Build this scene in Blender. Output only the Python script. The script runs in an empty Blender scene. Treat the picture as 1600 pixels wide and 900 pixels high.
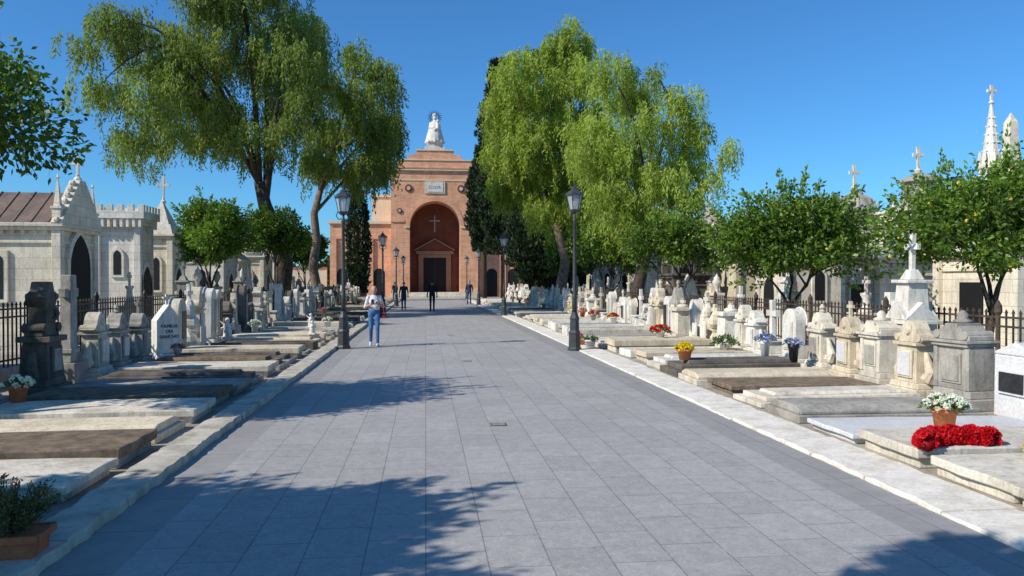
import bpy, bmesh, math, random
import numpy as np
from mathutils import Vector, Matrix
random.seed(7); rng=np.random.default_rng(7)
sc=bpy.context.scene
COL=sc.collection
U=random.uniform

# ---------------------------------------------------------------- materials
def newmat(name):
    m=bpy.data.materials.new(name); m.use_nodes=True
    nt=m.node_tree; nt.nodes.clear()
    out=nt.nodes.new('ShaderNodeOutputMaterial')
    return m,nt,out
def N(nt,t,**kw):
    n=nt.nodes.new(t)
    for k,v in kw.items():
        if k in n.inputs: n.inputs[k].default_value=v
        else: setattr(n,k,v)
    return n
def ramp(nt,fac,stops):
    r=nt.nodes.new('ShaderNodeValToRGB')
    e=r.color_ramp.elements
    while len(e)<len(stops): e.new(0.5)
    for i,(p,c) in enumerate(stops):
        e[i].position=p; e[i].color=(c[0],c[1],c[2],1) if isinstance(c,(tuple,list)) else (c,c,c,1)
    nt.links.new(fac,r.inputs[0]); return r.outputs[0]
def mix(nt,a,b,fac,mode='MIX'):
    m=nt.nodes.new('ShaderNodeMix'); m.data_type='RGBA'; m.blend_type=mode
    for s,v in ((m.inputs[0],fac),(m.inputs[6],a),(m.inputs[7],b)):
        if hasattr(v,'links'): nt.links.new(v,s)
        elif isinstance(v,(int,float)): s.default_value=v
        else: s.default_value=(v[0],v[1],v[2],1)
    return m.outputs[2]
def coords(nt,rnd=True):
    tc=nt.nodes.new('ShaderNodeTexCoord')
    if not rnd: return tc.outputs['Object']
    oi=nt.nodes.new('ShaderNodeObjectInfo')
    mu=N(nt,'ShaderNodeMath',operation='MULTIPLY'); mu.inputs[1].default_value=61.0
    nt.links.new(oi.outputs['Random'],mu.inputs[0])
    va=N(nt,'ShaderNodeVectorMath',operation='ADD')
    nt.links.new(tc.outputs['Object'],va.inputs[0]); nt.links.new(mu.outputs[0],va.inputs[1])
    return va.outputs[0]
def noise(nt,vec,scale,detail=5,rough=.6):
    n=N(nt,'ShaderNodeTexNoise'); n.inputs['Scale'].default_value=scale
    n.inputs['Detail'].default_value=detail; n.inputs['Roughness'].default_value=rough
    nt.links.new(vec,n.inputs['Vector']); return n.outputs['Fac']
def mapping(nt,vec,scale):
    m=N(nt,'ShaderNodeMapping'); m.inputs['Scale'].default_value=scale
    nt.links.new(vec,m.inputs['Vector']); return m.outputs[0]
def principled(nt,out,col,rough=.8,metal=0,bump=None,bstr=.3,bdist=.02,spec=.3):
    p=N(nt,'ShaderNodeBsdfPrincipled')
    if hasattr(col,'links'): nt.links.new(col,p.inputs['Base Color'])
    else: p.inputs['Base Color'].default_value=(*col,1)
    p.inputs['Roughness'].default_value=rough; p.inputs['Metallic'].default_value=metal
    p.inputs['Specular IOR Level'].default_value=spec
    if bump is not None:
        b=N(nt,'ShaderNodeBump'); b.inputs['Strength'].default_value=bstr; b.inputs['Distance'].default_value=bdist
        nt.links.new(bump,b.inputs['Height']); nt.links.new(b.outputs[0],p.inputs['Normal'])
    nt.links.new(p.outputs[0],out.inputs[0]); return p

def stone(name,base,dark,dirt=.5,amount=.55,scale=2.2,rough=.85,var=.16,block=None,bd=.02):
    m,nt,out=newmat(name); v=coords(nt)
    n1=noise(nt,v,scale,8,.65)
    c=mix(nt,base,dark,ramp(nt,n1,[(amount-.12,0),(amount+.17,1)]))
    n2=noise(nt,v,28,4,.7)
    c=mix(nt,c,ramp(nt,n2,[(.3,.76),(.62,1.06)]),.85,'MULTIPLY')
    st=noise(nt,mapping(nt,v,(7,7,.9)),1.6,6,.7)
    c=mix(nt,c,ramp(nt,st,[(.5,1),(.72,.26)]),dirt,'MULTIPLY')
    oi=nt.nodes.new('ShaderNodeObjectInfo')
    c=mix(nt,c,ramp(nt,oi.outputs['Random'],[(0,1-var),(1,1)]),1,'MULTIPLY')
    if block:
        tc=nt.nodes.new('ShaderNodeTexCoord'); s=N(nt,'ShaderNodeSeparateXYZ'); nt.links.new(tc.outputs['Object'],s.inputs[0])
        a=N(nt,'ShaderNodeMath',operation='ADD'); nt.links.new(s.outputs[0],a.inputs[0]); nt.links.new(s.outputs[1],a.inputs[1])
        cb=N(nt,'ShaderNodeCombineXYZ'); nt.links.new(a.outputs[0],cb.inputs[0]); nt.links.new(s.outputs[2],cb.inputs[1])
        br=N(nt,'ShaderNodeTexBrick'); nt.links.new(cb.outputs[0],br.inputs['Vector'])
        br.inputs['Scale'].default_value=1; br.inputs['Brick Width'].default_value=block[0]; br.inputs['Row Height'].default_value=block[1]
        br.inputs['Mortar Size'].default_value=block[2]; br.inputs['Color1'].default_value=(1,1,1,1); br.inputs['Color2'].default_value=(.88,.88,.88,1)
        br.inputs['Mortar'].default_value=(.70,.68,.64,1)
        c=mix(nt,c,br.outputs['Color'],1,'MULTIPLY')
    principled(nt,out,c,rough,0,noise(nt,v,14,8,.7),.4,bd)
    return m
M={}
M['white']=stone('white_marble',(.84,.80,.70),(.60,.55,.45),.55,.55)
M['cream']=stone('cream_limestone',(.79,.67,.48),(.52,.43,.30),.55,.55)
M['pale']=stone('pale_limestone',(.79,.71,.57),(.50,.44,.34),.55,.54)
M['grey']=stone('grey_weathered_stone',(.48,.44,.37),(.24,.22,.185),.55,.52)
M['dark']=stone('dark_lichen_stone',(.20,.17,.135),(.075,.067,.056),.5,.5)
M['brown']=stone('brown_lichen_stone',(.29,.21,.135),(.11,.083,.056),.3,.5,6)
M['modern']=stone('polished_white_stone',(.74,.72,.69),(.65,.63,.60),.1,.5,3,.35,.05)
M['granite']=stone('black_granite',(.035,.035,.038),(.02,.02,.02),.1,.5,8,.25)
M['drain']=stone('worn_iron_drain',(.13,.12,.11),(.08,.07,.065),.1,.5,8,.6)
M['ashlar']=stone('ashlar_cream',(.85,.76,.59),(.63,.55,.41),.4,.55,1.3,.85,.05,(.7,.3,.010))
M['ashlarw']=stone('ashlar_white',(.88,.82,.69),(.68,.62,.51),.35,.55,1.3,.85,.05,(.6,.28,.010))
M['kerb']=stone('worn_kerb_stone',(.60,.54,.43),(.32,.28,.22),.2,.52,3.5,.9,.1,None,.015)
M['kerbR']=stone('bleached_kerb_stone',(.86,.79,.67),(.60,.53,.42),.15,.56,3.0,.9,.05,None,.015)
M['terr']=stone('terracotta',(.55,.17,.07),(.42,.12,.05),.2,.5,6,.8,.06,None,.004)
M['terrP']=stone('orange_terracotta',(.70,.26,.11),(.60,.21,.09),.1,.5,6,.6,.04,None,.003)
M['roofbrown']=stone('brown_metal_roof',(.24,.165,.12),(.13,.095,.075),.3,.5,2,.6)
M['roofgrey']=stone('grey_stone_roof',(.46,.43,.37),(.26,.24,.205),.5,.5,2)
M['plaster']=stone('cream_plaster',(.78,.62,.44),(.64,.49,.33),.3,.55,.6,.9,.05)
M['surround']=stone('tan_stone_surround',(.34,.22,.14),(.25,.16,.10),.3,.55,.6,.9,.05)
M['iron']=stone('dark_cast_iron',(.035,.036,.036),(.02,.021,.021),.2,.5,6,.5)
M['rust']=stone('rusty_iron',(.13,.085,.06),(.04,.034,.03),.3,.5,6,.7)
M['lampm']=stone('grey_painted_iron',(.065,.068,.068),(.045,.047,.048),.2,.5,6,.45,.05)
M['bark']=stone('tree_bark',(.10,.075,.055),(.035,.028,.022),.5,.5,5,.95)
M['barkP']=stone('pinkish_bark',(.30,.22,.165),(.13,.09,.07),.5,.5,5,.95)
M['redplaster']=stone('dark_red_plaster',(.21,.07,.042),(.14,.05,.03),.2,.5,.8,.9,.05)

def plain(name,c,rough=.7,metal=0,nv=.15,scale=8):
    m,nt,out=newmat(name); v=coords(nt)
    n=noise(nt,v,scale,4)
    col=mix(nt,c,ramp(nt,n,[(.3,1-nv),(.7,1+nv)]),1,'MULTIPLY')
    principled(nt,out,col,rough,metal); return m
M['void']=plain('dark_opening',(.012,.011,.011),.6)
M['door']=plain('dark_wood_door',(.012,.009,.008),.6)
M['skin']=plain('skin',(.45,.25,.17),.55)
M['shirtw']=plain('white_patterned_cotton',(.66,.66,.66),.9,0,.35,22)
M['jeans']=plain('blue_denim',(.06,.15,.30),.9,0,.35,14)
M['jeansd']=plain('dark_denim',(.03,.05,.10),.9)
M['black']=plain('black_cloth',(.016,.017,.022),.9)
M['navy']=plain('navy_cloth',(.02,.03,.06),.9)
M['shoe']=plain('white_shoe',(.55,.55,.55),.7)
M['shoed']=plain('dark_shoe',(.03,.025,.02),.6)
M['hairb']=plain('light_hair',(.42,.33,.22),.8,0,.4,30)
M['haird']=plain('dark_hair',(.03,.022,.018),.8,0,.4,30)
M['hairg']=plain('grey_hair',(.22,.21,.20),.8,0,.4,30)
M['redbag']=plain('red_leather',(.35,.03,.02),.5)
M['phone']=plain('phone_black',(.02,.02,.022),.2)
M['ink']=plain('black_lettering',(.05,.05,.05),.6)
M['inkg']=plain('grey_lettering',(.2,.18,.16),.6)
M['lip']=plain('lip',(.35,.10,.09),.6)
M['statue']=stone('white_statue_stone',(.76,.70,.61),(.50,.46,.40),.4,.55)
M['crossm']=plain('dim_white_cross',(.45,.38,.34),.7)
M['bronze']=plain('dark_bronze',(.06,.05,.035),.5,.4)
M['pvase']=plain('white_ceramic',(.7,.69,.66),.35)

def glassmat():
    m,nt,out=newmat('lantern_glass')
    t=N(nt,'ShaderNodeBsdfTransparent'); t.inputs[0].default_value=(.85,.88,.88,1)
    p=N(nt,'ShaderNodeBsdfPrincipled'); p.inputs['Base Color'].default_value=(.6,.62,.62,1); p.inputs['Roughness'].default_value=.25
    x=N(nt,'ShaderNodeMixShader'); x.inputs[0].default_value=.5
    nt.links.new(t.outputs[0],x.inputs[1]); nt.links.new(p.outputs[0],x.inputs[2]); nt.links.new(x.outputs[0],out.inputs[0]); return m
M['glass']=glassmat()

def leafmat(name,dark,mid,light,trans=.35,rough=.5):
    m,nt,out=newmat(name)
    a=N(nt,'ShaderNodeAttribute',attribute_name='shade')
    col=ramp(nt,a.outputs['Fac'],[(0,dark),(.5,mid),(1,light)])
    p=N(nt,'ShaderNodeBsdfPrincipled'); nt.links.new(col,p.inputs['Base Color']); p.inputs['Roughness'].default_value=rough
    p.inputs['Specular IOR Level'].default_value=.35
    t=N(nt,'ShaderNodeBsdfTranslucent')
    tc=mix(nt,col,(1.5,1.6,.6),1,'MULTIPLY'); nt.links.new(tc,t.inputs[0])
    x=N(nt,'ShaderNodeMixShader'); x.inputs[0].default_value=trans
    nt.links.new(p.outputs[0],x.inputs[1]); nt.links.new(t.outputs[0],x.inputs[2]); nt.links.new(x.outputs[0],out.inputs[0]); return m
M['lfO']=leafmat('orange_tree_leaf',(.035,.07,.012),(.095,.165,.022),(.24,.36,.05),.35,.42)
M['lfPL']=leafmat('pepper_leaf_deep',(.075,.105,.028),(.18,.235,.055),(.32,.39,.10),.45,.6)
M['lfPR']=leafmat('pepper_leaf_bright',(.13,.18,.03),(.28,.35,.06),(.45,.53,.12),.46,.6)
M['lfC']=leafmat('cypress_leaf',(.008,.018,.007),(.018,.036,.012),(.04,.066,.02),.12,.7)
M['lfD']=leafmat('distant_leaf',(.02,.04,.015),(.04,.07,.025),(.07,.11,.035),.2,.7)
M['lfG']=leafmat('pot_plant_leaf',(.03,.06,.02),(.07,.13,.03),(.15,.22,.05),.3,.5)
M['orange']=plain('yellowing_fruit',(.66,.46,.05),.5)
M['fred']=leafmat('red_petal',(.34,.0,.008),(.62,.006,.014),(.85,.03,.04),.2,.6)
M['fyel']=leafmat('yellow_petal',(.6,.40,.0),(.85,.65,.01),(.9,.8,.05),.2,.6)
M['fwhi']=leafmat('white_petal',(.6,.6,.54),(.8,.8,.76),(.88,.88,.85),.2,.6)
M['fpin']=leafmat('pink_petal',(.5,.08,.15),(.65,.2,.3),(.8,.5,.55),.2,.6)
M['fblu']=leafmat('blue_petal',(.12,.15,.5),(.3,.35,.7),(.7,.7,.85),.2,.6)
M['fdead']=leafmat('dry_leaf',(.15,.11,.04),(.25,.2,.07),(.35,.3,.1),.2,.8)
M['fdry']=leafmat('dry_green_leaf',(.06,.065,.02),(.13,.13,.045),(.25,.20,.08),.2,.8)

# ---------------------------------------------------------------- mesh builder
class MB:
    def __init__(s): s.v=[];s.f=[];s.m=[]
    def add(s,vs,fs,mat):
        b=len(s.v); s.v+= [tuple(x) for x in vs]
        for f in fs: s.f.append([i+b for i in f]); s.m.append(mat)
        return s
    def box(s,x0,x1,y0,y1,z0,z1,mat,tx=1,ty=1):
        cx,cy=(x0+x1)/2,(y0+y1)/2; hx,hy=(x1-x0)/2,(y1-y0)/2
        v=[(cx+a*hx,cy+b*hy,z0) for a,b in((-1,-1),(1,-1),(1,1),(-1,1))]+[(cx+a*hx*tx,cy+b*hy*ty,z1) for a,b in((-1,-1),(1,-1),(1,1),(-1,1))]
        return s.add(v,[(3,2,1,0),(4,5,6,7),(0,1,5,4),(1,2,6,5),(2,3,7,6),(3,0,4,7)],mat)
    def prism(s,poly,ax,a0,a1,mat):
        n=len(poly)
        def P(p,a): return (a,p[0],p[1]) if ax=='x' else ((p[0],a,p[1]) if ax=='y' else (p[0],p[1],a))
        v=[P(p,a0) for p in poly]+[P(p,a1) for p in poly]
        return s.add(v,[tuple(range(n)),tuple(range(2*n-1,n-1,-1))]+[(i,(i+1)%n,n+(i+1)%n,n+i) for i in range(n)],mat)
    def lathe(s,prof,c,mat,n=12,rot=0):
        v=[];f=[]
        for r,z in prof:
            for i in range(n):
                a=rot+2*math.pi*i/n; v.append((c[0]+r*math.cos(a),c[1]+r*math.sin(a),c[2]+z))
        for k in range(len(prof)-1):
            for i in range(n):
                j=(i+1)%n; f.append((k*n+i,k*n+j,(k+1)*n+j,(k+1)*n+i))
        f.append(tuple(range(n-1,-1,-1))); f.append(tuple((len(prof)-1)*n+i for i in range(n)))
        return s.add(v,f,mat)
    def tube(s,pts,rad,mat,n=7):
        pts=[Vector(p) for p in pts]; v=[];f=[]
        for k,p in enumerate(pts):
            d=(pts[min(k+1,len(pts)-1)]-pts[max(k-1,0)]).normalized()
            a=d.orthogonal().normalized() if k==0 else (a-d*a.dot(d)).normalized()
            b=d.cross(a)
            for i in range(n):
                t=2*math.pi*i/n; q=p+(a*math.cos(t)+b*math.sin(t))*rad[k]; v.append(tuple(q))
        for k in range(len(pts)-1):
            for i in range(n):
                j=(i+1)%n; f.append((k*n+i,k*n+j,(k+1)*n+j,(k+1)*n+i))
        f.append(tuple(range(n-1,-1,-1))); f.append(tuple((len(pts)-1)*n+i for i in range(n)))
        return s.add(v,f,mat)
    def sphere(s,c,r,mat,nu=10,nv=7):
        if not hasattr(r,'__len__'): r=(r,r,r)
        v=[(c[0],c[1],c[2]-r[2])];f=[]
        for k in range(1,nv):
            t=math.pi*k/nv
            for i in range(nu):
                a=2*math.pi*i/nu; v.append((c[0]+r[0]*math.sin(t)*math.cos(a),c[1]+r[1]*math.sin(t)*math.sin(a),c[2]-r[2]*math.cos(t)))
        v.append((c[0],c[1],c[2]+r[2])); L=len(v)-1
        for i in range(nu):
            j=(i+1)%nu; f.append((0,1+j,1+i)); f.append((L,1+(nv-2)*nu+i,1+(nv-2)*nu+j))
            for k in range(nv-2):
                f.append((1+k*nu+i,1+k*nu+j,1+(k+1)*nu+j,1+(k+1)*nu+i))
        return s.add(v,f,mat)
    def capsule(s,a,b,ra,rb,mat,n=10):
        a=Vector(a);b=Vector(b);d=(b-a); L=d.length; d=d/L if L>1e-6 else Vector((0,0,1))
        pts=[];rad=[]
        for t in (80,55,30): t=math.radians(t); pts.append(a-d*ra*math.sin(t)); rad.append(ra*math.cos(t))
        pts.append(a);rad.append(ra);pts.append(b);rad.append(rb)
        for t in (30,55,80): t=math.radians(t); pts.append(b+d*rb*math.sin(t)); rad.append(rb*math.cos(t))
        return s.tube(pts,rad,mat,n)
    def cross(s,y,z,h,w,t,x0,x1,mat,flare=1.0,arm=.68):
        a=t/2; zz=z+h*arm; e=a*flare
        poly=[(y-a,z),(y+a,z),(y+a,zz-a),(y+w/2,zz-e),(y+w/2,zz+e),(y+a,zz+a),(y+e,z+h),(y-e,z+h),(y-a,zz+a),(y-w/2,zz+e),(y-w/2,zz-e),(y-a,zz-a)]
        return s.prism(poly,'x',x0,x1,mat)
    def crossy(s,x,z,h,w,t,y0,y1,mat,flare=1.0,arm=.68):
        a=t/2; zz=z+h*arm; e=a*flare
        poly=[(x-a,z),(x+a,z),(x+a,zz-a),(x+w/2,zz-e),(x+w/2,zz+e),(x+a,zz+a),(x+e,z+h),(x-e,z+h),(x-a,zz+a),(x-w/2,zz+e),(x-w/2,zz-e),(x-a,zz-a)]
        return s.prism(poly,'y',y0,y1,mat)
    def mesh(s,name):
        me=bpy.data.meshes.new(name); me.from_pydata(s.v,[],s.f)
        mats=[]
        for m in s.m:
            if m not in mats: mats.append(m)
        for m in mats: me.materials.append(m)
        me.polygons.foreach_set('material_index',[mats.index(m) for m in s.m])
        bm=bmesh.new(); bm.from_mesh(me); bmesh.ops.recalc_face_normals(bm,faces=bm.faces); bm.to_mesh(me); bm.free()
        return me
    def build(s,name,parent=None,smooth=False,bevel=0,loc=None):
        me=s.mesh(name)
        if smooth: me.polygons.foreach_set('use_smooth',[True]*len(me.polygons))
        o=bpy.data.objects.new(name,me); COL.objects.link(o)
        if parent: o.parent=parent
        if loc: o.location=loc
        if bevel:
            b=o.modifiers.new('bevel','BEVEL'); b.width=bevel; b.segments=2; b.limit_method='ANGLE'; b.angle_limit=math.radians(35)
        return o
def thing(name,label,cat,loc,rot=0,group=None):
    e=bpy.data.objects.new(name,None); e.empty_display_size=.2; e.location=loc; e.rotation_euler=(0,0,rot); COL.objects.link(e)
    e['label']=label; e['category']=cat
    if group: e['group']=group
    return e
def tag(o,label,cat,group=None):
    o['label']=label;o['category']=cat
    if group:o['group']=group
    return o

# ---------------------------------------------------------------- leaves
def cubesphere():
    vs=[];fs=[]
    for ax in range(3):
        for sg in(-1,1):
            b=len(vs)
            for i in(-1,0,1):
                for j in(-1,0,1):
                    p=[0,0,0];p[ax]=sg;p[(ax+1)%3]=i;p[(ax+2)%3]=j
                    v=Vector(p).normalized(); vs.append(tuple(v))
            for i in range(2):
                for j in range(2):
                    a=b+i*3+j; q=(a,a+3,a+4,a+1); fs.append(q if sg>0 else q[::-1])
    return np.array(vs),np.array(fs)
CSV,CSF=cubesphere()
def unit(a): return a/np.maximum(np.linalg.norm(a,axis=1,keepdims=True),1e-9)
def leaf_mesh(name,P,D,L,W,S,mats,parent,balls=None,br=.04):
    n=len(P); D=unit(D); R=unit(rng.normal(size=(n,3))); side=unit(np.cross(D,R))
    L=np.broadcast_to(np.asarray(L,float),(n,))[:,None]; W=np.broadcast_to(np.asarray(W,float),(n,))[:,None]
    V=np.empty((n,4,3)); V[:,0]=P; V[:,1]=P+D*L*.45+side*W*.5; V[:,2]=P+D*L; V[:,3]=P+D*L*.45-side*W*.5
    V=V.reshape(-1,3); F=np.arange(4*n).reshape(n,4); sh=np.repeat(S,4); mi=np.zeros(n,int)
    if balls is not None and len(balls):
        k=len(balls)
        BV=(balls[:,None,:]+CSV[None]*br).reshape(-1,3)
        BF=(CSF[None]+(np.arange(k)*len(CSV))[:,None,None]).reshape(-1,4)+len(V)
        V=np.vstack([V,BV]); F=np.vstack([F,BF]); sh=np.concatenate([sh,np.full(len(BV),.5)]); mi=np.concatenate([mi,np.ones(len(BF),int)])
    me=bpy.data.meshes.new(name)
    me.vertices.add(len(V)); me.vertices.foreach_set('co',V.astype(np.float32).ravel())
    me.loops.add(F.size); me.loops.foreach_set('vertex_index',F.astype(np.int32).ravel())
    me.polygons.add(len(F)); me.polygons.foreach_set('loop_start',np.arange(0,F.size,4,dtype=np.int32))
    for m in mats: me.materials.append(m)
    me.polygons.foreach_set('material_index',mi.astype(np.int32))
    me.update(calc_edges=True)
    at=me.attributes.new('shade','FLOAT','POINT'); at.data.foreach_set('value',np.clip(sh,0,1).astype(np.float32))
    o=bpy.data.objects.new(name,me); COL.objects.link(o)
    if parent: o.parent=parent
    return o

def curved(a,b,sag=0.0,n=5,wob=.15):
    a=Vector(a);b=Vector(b);L=(b-a).length; pts=[]
    o1=Vector((U(-1,1),U(-1,1),U(-.3,.6)))*wob*L
    for i in range(n+1):
        t=i/n; p=a.lerp(b,t)+o1*math.sin(math.pi*t)*.6+Vector((0,0,sag*L*math.sin(math.pi*t))); pts.append(p)
    return pts

def orange_tree(loc,r,zc,rz,nleaf,leaf,fruits,label,lobes=26,lean=(0,0),dark=0,kmax=.78,tk=.65):
    t=thing('orange_tree',label,'tree',loc,0,'orange trees along the avenue')
    tr=MB(); fork=Vector((lean[0]*.3,lean[1]*.3,zc-rz*1.0)); low=Vector((U(-.05,.05),0,max(.5,fork.z*.6)))
    tr.tube(curved((0,0,-.05),low,0,3,.1),[.12*tk,.10*tk,.095*tk,.10*tk],M['bark'],8)
    forks=[]
    for k in range(4):
        a=k*math.pi/2+U(-.5,.5); e=fork+Vector((math.cos(a)*r*.22,math.sin(a)*r*.22,U(-.1,.25))); forks.append(e)
        tr.tube(curved(low,e,0,4,.12),[.07*tk,.06*tk,.052*tk,.046*tk,.04*tk],M['bark'],7)
    P=[];D=[];S=[]
    cen=[]
    for i in range(lobes):
        u=rng.normal(size=3);u/=np.linalg.norm(u); k=rng.uniform(.25,kmax)
        if u[2]<-.85: u[2]*=-.4
        c=np.array([u[0]*r*k+lean[0],u[1]*r*k+lean[1],zc+u[2]*rz*k]); lr=rng.uniform(.22,.42)*r
        cen.append((c,lr))
    for i,(c,lr) in enumerate(cen):
        if i%2==0:
            pts=curved(min(forks,key=lambda q:(q-Vector(c)).length),c,0,4,.12); tr.tube(pts,[.032,.026,.02,.014,.007],M['bark'],5)
        m=int(nleaf/lobes*(.6+.8*rng.random()))
        u=unit(rng.normal(size=(m,3))); rad=lr*(rng.random(m)**.4)*rng.uniform(.75,1.3,m)
        p=c+u*rad[:,None]*np.array([1,1,.8*min(1,rz/r*1.3)])
        P.append(p); d=u+rng.normal(size=(m,3))*.6+np.array([0,0,-.15]); D.append(d)
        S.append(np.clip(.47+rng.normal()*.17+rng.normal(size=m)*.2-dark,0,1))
        for k in range(5):
            q=c+unit(rng.normal(size=(1,3)))[0]*lr*.85; dv=unit((q-np.array([lean[0],lean[1],zc-.4]))[None])[0]+np.array([0,0,.45]); dv/=np.linalg.norm(dv)
            ln=rng.uniform(.15,.5)
            for s2 in np.linspace(0,ln,9):
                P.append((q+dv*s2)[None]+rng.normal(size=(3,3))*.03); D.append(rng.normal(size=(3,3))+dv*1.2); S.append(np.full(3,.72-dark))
    P=np.vstack(P);D=np.vstack(D);S=np.concatenate(S)
    tr.build('trunk',t,True)
    fr=None
    if fruits:
        idx=rng.integers(0,lobes,fruits); fr=np.array([cen[i][0]+unit(rng.normal(size=(1,3)))[0]*cen[i][1]*.98*np.array([1,1,.8]) for i in idx])
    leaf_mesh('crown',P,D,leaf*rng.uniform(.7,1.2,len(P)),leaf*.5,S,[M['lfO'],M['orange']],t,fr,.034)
    return t

def pepper_tree(loc,blobs,px0,s,label,mat,bark,dens,L,W,trunkpts,trunkr,limbs,depth,zmin=3.0):
    t=thing('pepper_tree',label,'tree',loc,0,'tall weeping pepper trees')
    tr=MB(); tr.tube(trunkpts,trunkr,bark,10)
    P=[];D=[];S=[]
    bl=[]
    for (px,py,rr) in blobs:
        for k in range(3):
            x=(px-px0)/s+rng.normal()*.22; z=1.75+(440-py)/s+rng.normal()*.2; r=rr/s*rng.uniform(.55,.9)
            y=rng.uniform(-1,1)*depth; bl.append((np.array([x,y,z]),r))
    mains=[];
    for c,r in sorted(bl,key=lambda q:-q[0][2]):
        if len(mains)<7 and all(np.linalg.norm(c-m[-1])>depth*.9 for m in mains):
            st=Vector(trunkpts[-1 if len(mains)%2==0 else -2]); e=Vector(c)-Vector((0,0,r*.3))
            pts=curved(st,e,.08,7,.07); r0=trunkr[-1]*.62
            tr.tube(pts,[r0*(1-.12*i) for i in range(8)],bark,7); mains.append([np.array(p) for p in pts])
    allp=[p for m in mains for p in m[2:]]
    for c,r in bl:
        if rng.random()<limbs:
            st=min(allp,key=lambda q:np.linalg.norm(q-c)); pts=curved(st,c,.1,5,.1); tr.tube(pts,[.085,.07,.055,.04,.025,.01],bark,5)
        ns=int(dens*r*r); bs=rng.normal()*.12
        # strands hang in small tassels so that gaps open between them
        nt_=max(3,ns//5)
        for k in range(nt_):
            u=rng.normal(size=3);u/=np.linalg.norm(u); u[2]=u[2]*.85+.12
            o0=c+u*r*(rng.random()**.42)*np.array([1,1,.85]); ts=rng.normal()*.12
            l0=rng.uniform(.5,1.35)*min(1.0,.35+r*.5)*(1.8 if rng.random()<.12 else 1)
            for q in range(5):
                o=o0+rng.normal(size=3)*np.array([.13,.13,.1]); ln=l0*rng.uniform(.7,1.15)
                ln=min(ln,max(.3,o[2]-zmin)); m=max(4,int(ln/.08))
                tt=np.linspace(0,1,m)[:,None]; out=np.array([u[0],u[1],0])
                p=o+out*ln*.28*np.sqrt(tt)+np.array([0,0,-1])*ln*tt**1.35+rng.normal(size=(m,3))*.04
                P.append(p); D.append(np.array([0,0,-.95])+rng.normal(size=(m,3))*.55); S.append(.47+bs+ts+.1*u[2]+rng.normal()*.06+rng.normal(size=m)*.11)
    P=np.vstack(P);D=np.vstack(D);S=np.concatenate(S)
    tr.build('trunk',t,True)
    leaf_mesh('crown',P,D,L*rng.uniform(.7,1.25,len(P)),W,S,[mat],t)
    print('pepper leaves',len(P)); return t

def cypress(loc,r,h,label,n=9000,wide=False,z0=.6,leaf=.3):
    t=thing('cypress_tree',label,'tree',loc,0,None)
    MB().tube([(0,0,-.05),(0,0,h*.5),(0,0,h*.9)],[.22,.14,.03],M['bark'],7).build('trunk',t,True)
    z=rng.random(n)**1.1; ang=rng.random(n)*2*np.pi
    prof=np.sin(np.pi*np.clip(z*.82+.14,0,1))**.55 if not wide else np.sqrt(np.clip(1-(2*z-1)**2,0,1))+.1
    lump=1+.13*np.sin(ang*3+z*17)+.10*np.sin(ang*5-z*41)+.08*np.sin(z*80+ang)
    rad=r*prof*lump*np.sqrt(rng.uniform(.4,1,n))
    P=np.stack([rad*np.cos(ang),rad*np.sin(ang),z0+z*(h-z0)],1)
    D=np.stack([np.cos(ang)*.5,np.sin(ang)*.5,np.full(n,.9)],1)+rng.normal(size=(n,3))*.4
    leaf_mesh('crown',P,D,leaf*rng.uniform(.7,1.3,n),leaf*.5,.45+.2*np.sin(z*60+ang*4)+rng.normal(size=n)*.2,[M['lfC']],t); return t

# ---------------------------------------------------------------- setting
def struct(o,label=None):
    o['kind']='structure'
    if label:o['label']=label
    return o
m,nt,out=newmat('dusty_ground'); v=coords(nt,False)
c=mix(nt,(.52,.46,.36),(.29,.25,.19),ramp(nt,noise(nt,v,.9,9,.7),[(.38,0),(.62,1)]))
c=mix(nt,c,ramp(nt,noise(nt,v,24,5,.7),[(.3,.7),(.65,1.1)]),.9,'MULTIPLY')
principled(nt,out,c,.95,0,noise(nt,v,9,8,.7),.6,.05); M['ground']=m
g=MB(); R=1500
g.add([(-R,-R,0),(R,-R,0),(R,R,0),(-R,R,0)],[(0,1,2,3)],M['ground']); struct(g.build('ground'))
# paving
m,nt,out=newmat('grey_slab_paving'); v=coords(nt,False)
s=N(nt,'ShaderNodeSeparateXYZ'); nt.links.new(v,s.inputs[0]); cb=N(nt,'ShaderNodeCombineXYZ')
nt.links.new(s.outputs[1],cb.inputs[0]); nt.links.new(s.outputs[0],cb.inputs[1])
br=N(nt,'ShaderNodeTexBrick'); nt.links.new(cb.outputs[0],br.inputs['Vector'])
for k,val in (('Scale',1),('Brick Width',.58),('Row Height',.385),('Mortar Size',.005),('Mortar Smooth',.3),('Bias',0)): br.inputs[k].default_value=val
br.inputs['Color1'].default_value=(.365,.343,.316,1); br.inputs['Color2'].default_value=(.420,.394,.363,1); br.inputs['Mortar'].default_value=(.205,.192,.176,1)
c=br.outputs['Color']
c=mix(nt,c,ramp(nt,noise(nt,v,.4,5,.6),[(.3,.94),(.7,1.05)]),1,'MULTIPLY')
c=mix(nt,c,ramp(nt,noise(nt,v,7,8,.75),[(.3,.82),(.7,1.13)]),1,'MULTIPLY')
c=mix(nt,c,ramp(nt,noise(nt,v,60,3,.6),[(.3,.86),(.7,1.1)]),1,'MULTIPLY')
w=N(nt,'ShaderNodeTexNoise',noise_dimensions='3D'); w.inputs['Scale'].default_value=5; w.inputs['Detail'].default_value=6; w.inputs['Distortion'].default_value=2.2
nt.links.new(v,w.inputs['Vector'])
c=mix(nt,c,(.58,.55,.51),ramp(nt,w.outputs['Fac'],[(.495,0),(.51,.42),(.525,0)]))
principled(nt,out,c,.6,0,noise(nt,v,7,8,.75),.4,.012,.25); M['paving']=m
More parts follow.
